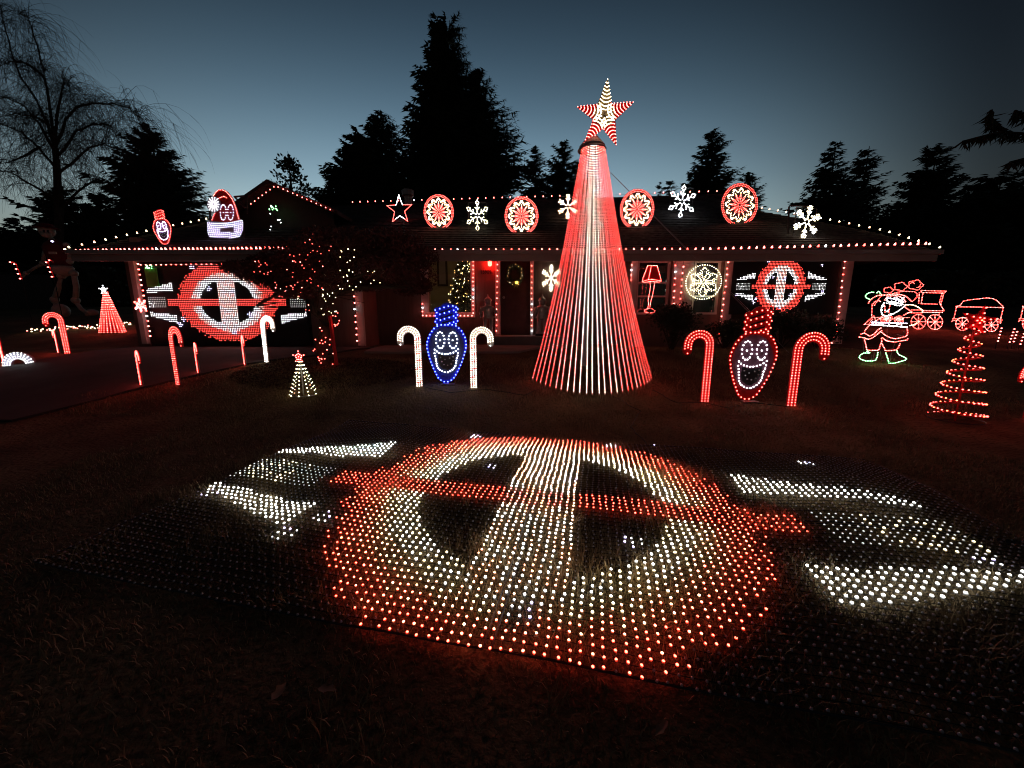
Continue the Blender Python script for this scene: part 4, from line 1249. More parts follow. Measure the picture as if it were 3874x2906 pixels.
def face(pos, h, label, colr, board, rz=0.0, fine=True, br=0.0125, group="smiling light bulbs", roll=0.0, face_c='white', lean=0.0):
    root = thing("smiling_bulb", pos, label, "light figure", group)
    fr0 = frame(pos, rz, lean=lean); s = h / 1250.0
    cr, sr = math.cos(roll), math.sin(roll)
    def T(x, y, d=0.0):
        u, w = (x - 980 - (y - 1420) * -0.012) * s, (1425 - y) * s
        return fr0(u * cr - w * sr, u * sr + w * cr, d)
    def out(pts, k, cx, cy): return [(cx + (x - cx) * k, cy + (y - cy) * k) for x, y in pts]
    def plate(name, poly, d0, d1, m, parent=root):
        b = MB(); n = len(poly)
        c = (sum(p[0] for p in poly) / n, sum(p[1] for p in poly) / n)
        vs = [T(*p, d0) for p in poly] + [T(*p, d1) for p in poly] + [T(*c, d1), T(*c, d0)]
        fs = []
        for i in range(n):
            j = (i + 1) % n
            fs += [(n + i, n + j, 2 * n), (j, i, 2 * n + 1), (i, j, n + j, n + i)]
        b.add(vs, fs); return b.build(name, m, parent)
    body = out(FACE_R + FACE_L[::-1], 1.045, 980, 930)
    plate("body", [(850, 520)] + [(1140, 520)] + body, 0, .012, board)
    neck = [(850, 545), (835, 500), (805, 462), (838, 415), (808, 375), (840, 330), (812, 290), (840, 250), (905, 235), (960, 190), (1010, 172), (1060, 190), (1085, 205), (1150, 215), (1190, 262), (1160, 318), (1190, 360), (1155, 405), (1185, 450), (1150, 495), (1140, 545)]
    plate("screw_base", neck, 0.0005, .0125, board)
    for (xa, ya, xb, yb) in ((892, 318, 1085, 255), (905, 402, 1095, 340), (930, 470, 1095, 425)):
        plate("thread_groove", [(xa, ya), (xb, yb), (xb - 5, yb + 22), (xa, ya + 22)], .0128, .014, M['mouth'])
    plate("face_panel", [(980 + 275 * math.sin(q) * (1.0 if math.cos(q) > -.3 else .92), 900 - 365 * math.cos(q)) for q in [2 * PI * i / 24 for i in range(24)]], .0122, .0135, M['face_blue'] if colr == 'blue' else M['face_red'])
    plate("mouth_panel", [(850, 955), (950, 985), (1060, 975), (1115, 945), (1100, 1080), (1060, 1160), (985, 1205), (920, 1195), (860, 1140), (840, 1060)], .0137, .015, M['mouth'])
    bs = MB(); bs.hexa([T(880, 1425, -.08), T(1085, 1425, -.08), T(1085, 1425, .08), T(880, 1425, .08), T(880, 1417, -.08), T(1085, 1417, -.08), T(1085, 1417, .08), T(880, 1417, .08)]); bs.build("foot", M['steel'], root)
    items = [(T(x, y, .0127), fr0.n, colr) for x, y in FACE_R + FACE_L + FACE_T]
    eyes = []
    for cx in (888, 1082):
        for i in range(13):
            q = 2 * PI * i / 13; eyes.append((cx + 66 * math.sin(q), 743 - 122 * math.cos(q)))
        eyes.append((cx - 3, 743))
    items += [(T(x, y, .0137), fr0.n, face_c) for x, y in FACE_M + eyes]
    for (x, y) in ((880, 1010), (900, 1075), (930, 1120), (985, 1130), (1040, 1110), (1070, 1060), (1075, 1000), (1020, 1020), (945, 1040)): items.append((T(x, y, .0152), fr0.n, 'off'))
    (bulb_parts if fine else bulb_mass)(root, items, br, 'led')
pf = G(2830, 1519); face(pf, 352 * mpp(pf), "red smiling light bulb between two red candy canes", 'red', M['red_board'])
pb = G(1696, 1452); face(pb, 300 * mpp(pb), "blue smiling light bulb between two white candy canes", 'blue', M['blue_board'])
pr = on_roof(632, 928); face(pr, 128 * mpp(pr), "small red smiling light bulb standing on the garage roof", 'red', M['red_board'], rz=R(4), fine=False, br=0.010, face_c='violet', roll=R(5))

# ------------------------------------------------------------------ string lights on the house
def string(name, label, pts, n, colf, nrm=(0, -.3, 1), r=0.018, shape='c9', group="string lights on the house", wire_dz=0.0, jit=0.0, rnd=None):
    pts = [Vector(p) for p in pts]
    tot = sum((b - a).length for a, b in zip(pts, pts[1:]))
    pp = along(pts, tot / max(1, n - 1) * 0.9999)
    root = thing(name, pts[0], label, "string lights", group)
    m = MB(); m.tube([p for p in pts], 0.004, 4); m.build("wire", M['wire'], root)
    items = []
    for i, p in enumerate(pp):
        nn = Vector(nrm) + Vector((random.uniform(-.35, .35), random.uniform(-.2, .2), random.uniform(-.1, .1)))
        items.append((p + Vector((random.uniform(-jit, jit), 0, random.uniform(-jit, jit))), nn, colf(i)))
    bulb_parts(root, items, r, shape)
    return root
cr = lambda i: 'pink' if random.random() < .68 else ('red' if random.random() < .8 else 'white')
cp = lambda i: 'pink' if random.random() < .9 else 'white'
cw = lambda i: 'peach' if random.random() < .6 else 'warm'
YS = YE - .09
string("string_lights", "row of red bulbs along the left eave above the garage", [W(290, 954, YS), W(620, 948, YS), W(1090, 944, YS)], 48, cr, r=.023)
string("string_lights", "row of red bulbs along the eave from the maple to the right corner", [W(1560, 952, YS), W(2600, 949, YS), W(3500, 927, YS)], 68, cr, r=.023)
def ridge_pt(t): return RIDGE_L.lerp(RIDGE_R, t) + Vector((0, -.05, .06))
string("string_lights", "row of pink bulbs along the main roof ridge", [ridge_pt((W(1335, 790, 14).x - RIDGE_L.x) / (RIDGE_R.x - RIDGE_L.x)), ridge_pt(1.0)], 46, cp, r=.019)
hup = Vector((0, -.03, .07))
string("string_lights", "warm white bulbs climbing the left roof hip above the garage", [EL + hup, on_roof(620, 876) + hup, on_roof(840, 830) + hup], 17, cw, r=.018)
string("string_lights", "warm white bulbs running down the right roof hip", [on_roof(2876, 801) + hup, on_roof(3140, 848) + hup, on_roof(3335, 888) + hup, ER + hup], 20, cw, r=.018)
string("string_lights", "pink bulbs along the two rakes of the garage gable", [W(935, 785, 10.2), W(1042, 706, 10.2), W(1250, 796, 10.2)], 20, cr, r=.013)
yj = YD - .1
string("string_lights", "red bulbs round the living room window frame", [W(1600, 990, yj), W(1600, 975, yj), W(1790, 973, yj), W(1790, 1195, yj), W(1600, 1195, yj), W(1598, 1150, yj)], 46, cr, (0, -1, .1), r=.018)
string("string_lights", "vertical red bulbs on the left door jamb", [W(1882, 980, yj), W(1878, 1252, yj)], 14, cr, (0, -1, .1), r=.018)
string("string_lights", "vertical red bulbs on the right door jamb", [W(2011, 985, yj), W(2011, 1252, yj)], 14, cr, (0, -1, .1), r=.018)
yr_ = YR - .11
string("string_lights", "red bulbs under the eave above the right wing windows", [W(2390, 975, yr_), W(2752, 970, yr_)], 17, cr, (0, -1, -.2), r=.018)
string("string_lights", "vertical red bulbs on the narrow post beside the light cone tree", [W(2390, 985, yr_), W(2385, 1060, yr_)], 5, cr, (0, -1, .1), r=.018)
string("string_lights", "left column of red bulbs on the wide red post", [W(2556, 980, yr_), W(2547, 1150, yr_)], 8, cr, (0, -1, .1), r=.018)
string("string_lights", "right column of red bulbs on the wide red post", [W(2586, 985, yr_), W(2572, 1155, yr_)], 8, cr, (0, -1, .1), r=.018)
string("string_lights", "vertical red bulbs on the post right of the round snowflake", [W(2756, 970, yr_), W(2722, 1255, yr_), W(2716, 1285, yr_)], 15, cr, (0, -1, .1), r=.018)
string("string_lights", "vertical red bulbs down the right corner post of the house", [W(3196, 965, yr_), W(3162, 1260, yr_), W(3134, 1320, yr_)], 16, cr, (0, -1, .1), r=.018)
yg_ = YG - .12
string("string_lights", "vertical red bulbs down the left garage post", [W(522, 980, yg_), W(548, 1130, yg_), W(572, 1272, yg_)], 16, cr, (0, -1, .1), r=.018)
string("string_lights", "red bulbs along the top of the garage door", [W(535, 1003, yg_), W(1165, 996, yg_)], 34, cr, (0, -1, .1), r=.013)
string("string_lights", "vertical red bulbs on the garage corner right of the maple", [W(1340, 1122, yg_), W(1352, 1290, yg_)], 8, cp, (0, -1, .1), r=.018)

# wall lamp
wlr = thing("wall_lamp", wall_lamp_p + Vector((0, 0, -.1)), "red glowing wall lamp above the house number", "lamp")
b = MB(); b.lathe(wall_lamp_p + Vector((0, 0, .07)), [(.06, 0), (.05, .03), (.02, .07), (.01, .10)], 8); b.tube([wall_lamp_p + Vector((0, 0, .15)), wall_lamp_p + Vector((0, .06, .16)), wall_lamp_p + Vector((0, .115, .10))], .012, 5); b.build("bracket", M['black'], wlr)
b = MB(); b.lathe(wall_lamp_p + Vector((0, 0, -.07)), [(.03, 0), (.05, .02), (.055, .12), (.04, .135)], 8); b.build("lamp_glass", glow("red_lamp_glass", (70.0, 0.95, 0.6)), wlr)

# ------------------------------------------------------------------ roof displays
def rosette(px, py, rpx, rpy, label, rz=0.0):
    p = on_roof(px, py + rpy * .93)
    Y = p.y
    c = W(px, py, Y); k = mpp(c); Rr = rpy * k
    root = thing("round_light", p, label, "light display", "round lights standing on the roof")
    fr = frame(c, rz)
    sx = rpx / rpy
    m = MB(); m.plate(fr, [(Rr * sx * 1.03 * math.cos(q), Rr * 1.03 * math.sin(q)) for q in [2 * PI * i / 36 for i in range(36)]], -.012, 0); m.build("board", M['black'], root)
    st = MB(); 
    for s_ in (-.5, .5): st.tube([fr(s_ * Rr * sx, -.3 * Rr, -.02), fr(s_ * Rr * sx, -.95 * Rr - .05, -.25)], .012, 5)
    st.build("stand", M['pipe'], root)
    it = []
    def add(r_, a, c_): it.append((fr(Rr * sx * r_ * math.sin(a), Rr * r_ * math.cos(a), .001), fr.n, c_))
    for i in range(72): add(.985, 2 * PI * i / 72, 'red')
    for i in range(66): add(.90, 2 * PI * (i + .5) / 66, 'red')
    for i in range(12):
        a = 2 * PI * i / 12
        for q in range(7):
            w = -1 + q / 3.0; add(.80 - .20 * w * w, a + w * .235, 'peach' if q % 2 else 'warm')
        for q in range(5):
            w = -1 + q / 2.0; add(.66 + .10 * (1 - w * w), a + w * .12, 'warm')
        add(.73, a, 'warm'); add(.585, a, 'peach'); add(.64, a + PI / 12, 'peach'); add(.52, a, 'peach')
        for q in range(5): add(.17 + .075 * q, a, 'red' if q < 4 else 'pink')
        for q in range(4): add(.24 + .07 * q, a + (.05 + .05 * (1.5 - abs(q - 1.5))) , 'red')
        for q in range(4): add(.24 + .07 * q, a - (.05 + .05 * (1.5 - abs(q - 1.5))) , 'red')
    for i in range(7): add(.09, 2 * PI * i / 7, 'red')
    bulb_mass(root, it, 0.0105, 'led', 'bulbs')
rosette(1660, 803, 56, 62, "leftmost red and white round light on the roof")
rosette(1973, 818, 63, 68, "round light on the roof between two snowflakes, left of the cone tree")
rosette(2410, 793, 64, 71, "round light on the roof touching the right side of the cone tree")
rosette(2798, 776, 80, 75, "largest round light at the right end of the roof ridge", R(12))

def flake_lines(R_, kind):
    L = []
    for i in range(6):
        a = 2 * PI * i / 6; d = Vector((math.sin(a), math.cos(a), 0)); n = Vector((d.y, -d.x, 0))
        P = lambda s, t: d * (R_ * s) + n * (R_ * t)
        if kind == 'diamond':
            L.append([P(.14, 0), P(.62, 0)]); L.append([P(.62, 0), P(.8, .13), P(.98, 0), P(.8, -.13), P(.62, 0)])
            for t in (-1, 1): L.append([P(.36, 0), P(.52, .2 * t)])
        elif kind == 'branch':
            L.append([P(.10, 0), P(.98, 0)])
            for s in (.36, .56, .76):
                for t in (-1, 1): L.append([P(s, 0), P(s + .2, .2 * t * (1.15 - s * .5))])
        elif kind == 'dots':
            L.append([P(.16, 0), P(.95, 0)])
            for t in (-1, 1): L += [[P(.45, 0), P(.62, .17 * t)], [P(.68, 0), P(.80, .16 * t)], [P(.9, .12 * t), P(.9, .12 * t)]]
    return L
def snowflake(px, py, rpx, rpy, label, Y=None, kind='diamond', c='warm', step=0.036, br=.0115, rz=0.0, frame_box=True, group="snowflake lights", tilt=0.0, dens=1.0, name="snowflake_light"):
    if Y is None:
        p = on_roof(px, py + rpy); Y = p.y
    cpt = W(px, py, Y); k = mpp(cpt); Rr = rpy * k; sx = rpx / rpy
    root = thing(name, W(px, py + rpy, Y), label, "light display", group)
    fr = frame(cpt, rz)
    m = MB(); items = []
    ct, stt = math.cos(tilt), math.sin(tilt)
    for ln in flake_lines(Rr, kind):
        pts = [Vector(((q.x * ct - q.y * stt) * sx, q.x * stt + q.y * ct, 0)) for q in ln]
        if (pts[0] - pts[-1]).length > 1e-4 or len(pts) > 2: m.tube([fr(q.x, q.y, -.008) for q in pts], .004, 4)
        for q in (along(pts, step) if (pts[0] - pts[-1]).length > 1e-4 or len(pts) > 2 else pts[:1]): items.append((fr(q.x, q.y, 0), fr.n, c if random.random() < .8 else 'white'))
    for i in range(6):
        a = 2 * PI * i / 6; q = Vector((math.sin(a), math.cos(a), 0)) * Rr * .16; items.append((fr(q.x * sx, q.y, 0), fr.n, c))
    m.build("wire_frame", M['steel'], root)
    if frame_box:
        b = MB(); w_, h_ = Rr * .75 * sx, Rr * .82
        b.tube([fr(-w_, -h_ - .1, -.03), fr(-w_, h_, -.03), fr(w_, h_, -.03), fr(w_, -h_ - .1, -.03)], .010, 5); b.build("stand", M['pipe'], root)
    bulb_mass(root, items, br, 'mini', 'bulbs')
snowflake(1806, 816, 46, 57, "diamond-tipped snowflake light on the roof between two round lights", c='warm')
snowflake(2148, 782, 42, 45, "snowflake light on the roof just left of the cone tree", kind='dots', c='peach', br=.013)
snowflake(2580, 764, 55, 60, "diamond-tipped snowflake light breaking the roof ridge right of the cone tree", c='white', tilt=R(-4))
snowflake(3050, 840, 60, 62, "snowflake light low on the right end of the roof", kind='dots', c='warm', br=.0145, tilt=R(-8), rz=R(10))
snowflake(2085, 1052, 39, 50, "bright snowflake light hanging on the wall right of the door", Y=YD - .08, kind='branch', c='warm', step=.028, br=.0085, frame_box=False)
snowflake(532, 1155, 25, 27, "small red snowflake light on the left garage post", Y=YG - .35, kind='diamond', c='red', step=.03, br=.012, frame_box=False)
# round snowflake in the right wing window
def round_flake():
    Y = YR - .14; c = W(2661, 1068, Y); k = mpp(c); Rx, Rz = 67 * k, 63 * k
    root = thing("snowflake_light", c - Vector((0, 0, Rz)), "warm white snowflake inside a ring of bulbs at a right wing window", "light display", "snowflake lights")
    fr = frame(c); it = []
    for i in range(46): q = 2 * PI * i / 46; it.append((fr(Rx * math.sin(q), Rz * math.cos(q)), fr.n, 'warm'))
    for i in range(6):
        a = 2 * PI * i / 6
        for t in (-1, 1):
            for (s, o) in ((.2, .03), (.3, .07), (.4, .11), (.5, .14), (.6, .12), (.68, .2), (.75, .1), (.82, .04), (.56, .24), (.47, .22)):
                it.append((fr(Rx * (s * math.sin(a) + t * o * math.cos(a)), Rz * (s * math.cos(a) - t * o * math.sin(a))), fr.n, 'warm'))
        it.append((fr(Rx * .12 * math.sin(a), Rz * .12 * math.cos(a)), fr.n, 'warm'))
    m = MB(); m.tube([fr(Rx * math.sin(2 * PI * i / 40), Rz * math.cos(2 * PI * i / 40), -.01) for i in range(40)], .006, 4, closed=True)
    for i in range(3):
        a = PI * i / 3; m.tube([fr(Rx * math.sin(a), Rz * math.cos(a), -.01), fr(-Rx * math.sin(a), -Rz * math.cos(a), -.01)], .004, 4)
    m.build("wire_frame", M['dark'], root)
    bulb_mass(root, it, .0115, 'led', 'bulbs')
round_flake()
# outline star on the roof
def roof_star():
    p = on_roof(1510, 842); c = W(1512, 798, p.y); k = mpp(c)
    root = thing("star_light", p, "red and white outline star light on the roof", "light display")
    fr = frame(c, R(-8)); P = [(x * k, y * k) for x, y in star_poly(52, 21)]
    V = [Vector((x, y + 4 * k, 0)) for x, y in P]
    m = MB(); m.tube([fr(v.x, v.y, -.01) for v in V], .006, 4, closed=True); m.tube([fr(0, -.1, -.03), fr(0, -.42, -.03)], .01, 4); m.build("wire_frame", M['dark'], root)
    it = []
    for q in along(V, .022, True): it.append((fr(q.x, q.y), fr.n, 'white' if (q.y > .10 and abs(q.x) < .12) or (q.y < -.03 and abs(q.x) < .12) else 'red'))
    bulb_mass(root, it, .010, 'led', 'bulbs')
roof_star()

# hat with a face on the garage roof
def hat_face():
    p = on_roof(860, 905); Y = p.y
    root = thing("hat_face_light", p, "large red hat with a smiling face, white pompom and white brim on the garage roof", "light figure")
    Z = lambda x, y, d=0.0: W(560 + x / 5.027, 680 + y / 5.027, Y) + Vector((0, -d, 0))
    def fan(name, poly, d0, d1, m):
        b = MB(); n = len(poly); c = (sum(q[0] for q in poly) / n, sum(q[1] for q in poly) / n)
        vs = [Z(*q, d0) for q in poly] + [Z(*q, d1) for q in poly] + [Z(*c, d1), Z(*c, d0)]; fs = []
        for i in range(n):
            j = (i + 1) % n; fs += [(n + i, n + j, 2 * n), (j, i, 2 * n + 1), (i, j, n + j, n + i)]
        b.add(vs, fs); return b.build(name, m, root)
    outl = [(1225, 790), (1255, 690), (1300, 620), (1330, 500), (1290, 380), (1250, 310), (1300, 230), (1370, 185), (1450, 190), (1525, 235), (1580, 300), (1635, 380), (1675, 480), (1710, 570), (1735, 660), (1760, 770), (1500, 820)]
    fan("hat", outl, 0, .02, M['red_board'])
    brim = [(1150, 830), (1190, 780), (1330, 800), (1500, 825), (1660, 800), (1780, 760), (1830, 830), (1825, 960), (1780, 1060), (1640, 1120), (1560, 1130), (1400, 1115), (1250, 1110), (1160, 1040)]
    fan("brim", brim, .021, .035, M['face_panel'])
    fan("pompom", [(1270 + 135 * math.cos(q), 478 + 150 * math.sin(q)) for q in [2 * PI * i / 20 for i in range(20)]], .021, .034, M['face_panel'])
    fan("mouth_panel", [(1530 + 125 * math.cos(q), 965 + 40 * math.sin(q)) for q in [2 * PI * i / 16 for i in range(16)]], .0355, .038, M['face_panel'])
    it = []; n = Vector((0, -1, 0))
    def run(pts, step, c, d=.021): 
        for q in along([Vector((x, y, 0)) for x, y in pts], step): it.append((Z(q.x, q.y, d), n, c))
    run([(1235, 770), (1265, 690), (1300, 630)], 33, 'red'); run([(1262, 310), (1310, 240), (1370, 200), (1440, 203), (1515, 245), (1570, 310), (1622, 385), (1660, 480), (1690, 560), (1715, 660), (1740, 750)], 31, 'pink')
    run([(1360, 365), (1410, 340), (1460, 318), (1510, 358)], 33, 'pink')
    for i in range(14):
        a = 2 * PI * i / 14; run([(1270 + 30 * math.cos(a), 478 + 33 * math.sin(a)), (1270 + 122 * math.cos(a), 478 + 136 * math.sin(a))], 24, 'panel_white', .035)
    for cx in (1447, 1585):
        for i in range(16): q = 2 * PI * i / 16; it.append((Z(cx + 55 * math.cos(q), 628 + 145 * math.sin(q), .021), n, 'violet'))
        it.append((Z(cx + 2, 630, .021), n, 'violet'))
    for rI in range(9):
        y0 = 805 + rI * 36; hw = 330 - (max(0, rI - 5) * 18)
        q = -hw
        while q < hw:
            x = 1492 + q + (10 if rI % 2 else 0); y = y0 + 32 * (1 - (q / 330) ** 2) - 25 * (q / 330)
            if not (abs(x - 1530) < 120 and abs(y - 965) < 42) and y < 1120: it.append((Z(x, y, .036), n, 'violet' if random.random() < .75 else 'white'))
            q += 36
    bulb_mass(root, it, .0092, 'led', 'bulbs')
    for pl in (((1165, 1110), (1165, 900), (1150, 345), (1180, 340)), ((1620, 318), (1850, 300), (1868, 330), (1870, 640)), ((1640, 330), (1840, 540)), ((1800, 900), (1800, 1120))):
        b = MB(); b.tube([Z(x, y, -.03) for x, y in pl], .022, 6); b.build("stand", M['pipe'], root)
hat_face()
# second stand pipe seen at the low right snowflake
b = MB(); Yp = on_roof(2990, 905).y
b.tube([W(2982, 885, Yp), W(2985, 782, Yp), W(2990, 778, Yp), W(3060, 779, Yp)], .02, 6)
props(b.build("pipe_frame", M['pipe']), "black pipe frame standing behind the low right roof snowflake", "frame")

# neon-like lamp outline hanging in the right wing window
def lamp_outline():
    Y = YR - .16
    root = thing("lamp_light", W(2462, 1183, Y), "red outline light of a lamp with flared shade and slim stem", "light display")
    P = lambda x, y: W(2400 + x / 1.844, 650 + y / 1.844, Y)
    lines = [[(92, 655), (158, 655)], [(92, 655), (80, 690), (58, 745), (55, 765)], [(158, 655), (168, 690), (182, 740), (186, 762)], [(55, 765), (90, 755), (120, 750), (186, 762)], [(55, 765), (70, 772), (120, 765), (170, 770), (186, 762)], [(118, 655), (98, 752)],
             [(108, 768), (112, 800), (104, 850), (96, 890), (98, 930), (92, 955)], [(142, 768), (136, 810), (124, 870), (112, 910), (108, 950)], [(70, 965), (95, 955), (120, 955), (142, 968), (140, 980), (105, 985), (72, 978), (70, 965)]]
    m = MB(); it = []
    for l in lines:
        pts = [P(*q) for q in l]; m.tube(pts, .004, 4)
        for q in along(pts, .017): it.append((q, Vector((0, -1, 0)), 'red' if random.random() < .75 else 'pink'))
    m.tube([P(125, 655), P(132, 600)], .003, 3)
    m.build("wire_frame", M['dark'], root)
    pl = MB(); pl.add([P(92, 656) + Vector((0, .012, 0)), P(158, 656) + Vector((0, .012, 0)), P(184, 762) + Vector((0, .012, 0)), P(57, 764) + Vector((0, .012, 0)),
                       P(92, 656) + Vector((0, .018, 0)), P(158, 656) + Vector((0, .018, 0)), P(184, 762) + Vector((0, .018, 0)), P(57, 764) + Vector((0, .018, 0))], [(0, 1, 2, 3), (7, 6, 5, 4), (0, 4, 5, 1), (1, 5, 6, 2), (2, 6, 7, 3), (3, 7, 4, 0)]); pl.build("shade", M['red_board'], root)
    bulb_mass(root, it, .008, 'led', 'bulbs')
lamp_outline()

# ------------------------------------------------------------------ smaller yard displays
def cone_tree(px, py, hpx, wpx, label, n_str, c, top_c, star_px, step, br, mass=True, board=False, seed=1, top_frac=.06):
    r = random.Random(seed); p = G(px, py); k = mpp(p); h, rad = hpx * k, wpx * k / 2
    p = p + Vector((0, rad * .7, 0)); p.z = gz(p.x, p.y)
    root = thing("small_light_tree", p, label, "light tree", "small cone trees made of lights")
    m = MB(); m.tube([p, p + Vector((0, 0, h + .02))], .012, 6)
    m.tube([p + Vector((rad * math.cos(q), rad * math.sin(q), .01)) for q in [2 * PI * i / 20 for i in range(20)]], .008, 4, closed=True)
    m.build("pole", M['steel'], root)
    if board:
        b = MB(); b.lathe(p, [(rad * .95, .02), (rad * top_frac, h * .97)], 20); b.build("cone", M['red_board'], root)
    it = []
    for i in range(n_str):
        a = 2 * PI * i / n_str
        f = lambda t: p + Vector((math.cos(a) * rad * (1 - (1 - top_frac) * t), math.sin(a) * rad * (1 - (1 - top_frac) * t), h * t + .02))
        so = MB(); so.tube([f(0), f(1)], .004, 3); so.build("strand", M['wire'], root)
        for q in along([f(0), f(1)], step):
            it.append((q, Vector((math.cos(a), math.sin(a), .25)), c if r.random() < .85 else ('pink' if c == 'red' else 'peach')))
    (bulb_mass if mass else bulb_parts)(root, it, br, 'led')
    sc = p + Vector((0, -.03, h + star_px * k * .55)); fr = frame(sc)
    P = star_poly(star_px * k, star_px * k * .45)
    b = MB(); b.plate(fr, P, -.01, 0); so = b.build("star", M['white_board'] if top_c == 'white' else M['red_board'], root)
    it = [(fr(x * .82, y * .82, .001), fr.n, top_c) for x, y in P] + [(fr(x * .45, y * .45, .001), fr.n, top_c) for x, y in P[::2]] + [(fr(0, 0, .001), fr.n, top_c)]
    bulb_mass(so, it, br, 'led')
cone_tree(1132, 1510, 135, 92, "small cone tree of warm lights with a pink star near the driveway", 9, 'warm', 'pink', 26, .062, .0095)
cone_tree(402, 1264, 150, 70, "narrow red cone tree with a white star below the left eave", 22, 'red', 'white', 19, .05, .014, board=True, seed=2, top_frac=.12)

def spiral_tree():
    base = G(3612, 1592); k = mpp(base)
    top = base + Vector((0, 0, 385 * k)); h = 385 * k * .93; rad = 74 * k
    root = thing("spiral_light_tree", base, "red spiral tree of lights with a red star on top at the right", "light tree")
    m = MB(); m.tube([base - Vector((0, 0, .1)), base + Vector((0, 0, h))], .012, 6); m.build("pole", M['red_board'], root)
    turns, n = 8, 240; pts = []
    for i in range(n + 1):
        t = i / n; a = -2 * PI * turns * t + PI * .6; rr = rad * (1 - .88 * t); tz = 1 - (1 - t) ** 1.0
        pts.append(base + Vector((rr * math.cos(a), rr * math.sin(a), .03 + h * .96 * tz)))
    m = MB(); m.tube(pts, .011, 5); m.build("spiral", M['red_board'], root)
    m = MB(); m.tube([base + Vector((rad * math.cos(2 * PI * i / 28), rad * math.sin(2 * PI * i / 28), .02)) for i in range(28)], .008, 4, closed=True); m.tube([base + Vector((-rad, 0, .02)), base + Vector((rad, 0, .02))], .006, 4); m.build("base_ring", M['dark'], root)
    it = []
    for i, q in enumerate(along(pts, .052)):
        it.append((q + Vector((0, 0, .006)), Vector((q.x - base.x, q.y - base.y, .12 if i % 2 else .3)), 'red' if random.random() < .75 else 'orange'))
    bulb_parts(root, it, .0105, 'mini')
    fr = frame(base + Vector((0, -.02, h + .06)), R(-18), lean=R(0))
    P = star_poly(62 * k * .9, 25 * k * .9, .2)
    b = MB(); n_ = len(P)
    vs = [fr(x, y, 0) for x, y in P] + [fr(0, 0, .05), fr(0, 0, -.05)]
    b.add(vs, [((i + 1) % n_, i, n_) for i in range(n_)] + [(i, (i + 1) % n_, n_ + 1) for i in range(n_)]); so = b.build("star", M['red_board'], root)
    bulb_mass(so, [(fr(x * .8, y * .8, .02), fr.n, 'red') for x, y in P[::2]] + [(fr(x * .45, y * .45, .035), fr.n, 'red') for x, y in P] + [(fr(0, 0, .05), fr.n, 'orange')], .0105, 'mini')
spiral_tree()

def wire_figure(name, label, cat, Y, lines, step, br, P, group=None, clusters=(), base=None, extra=(), norm=(0, -1, 0), cols_sub=None):
    root = thing(name, base, label, cat, group)
    m = MB(); it = []
    parts = {}
    for c, pn, l in lines:
        parts.setdefault(pn, []).append((c, l))
    for pn, ls in parts.items():
        m = MB(); it = []
        for c, l in ls:
            pts = [P(*q) for q in l]
            m.tube(pts, .005, 4)
            for q in along(pts, step): it.append((q, Vector(norm), ('red' if (c == 'pink' and random.random() < .55) else c)))
        po = m.build(pn, M['steel'], root)
        bulb_mass(po, it, br, 'mini')
    if extra:
        for l in extra:
            m = MB(); m.tube([P(*q, -.02) for q in l], .006, 4); m.build("stand", M['steel'], root)
    if clusters:
        it = []
        for (x0, y0, x1, y1, n, c) in clusters:
            for _ in range(n): it.append((P(random.uniform(x0, x1), random.uniform(y0, y1)), Vector(norm), c))
        bulb_mass(root, it, br, 'mini')
    return root
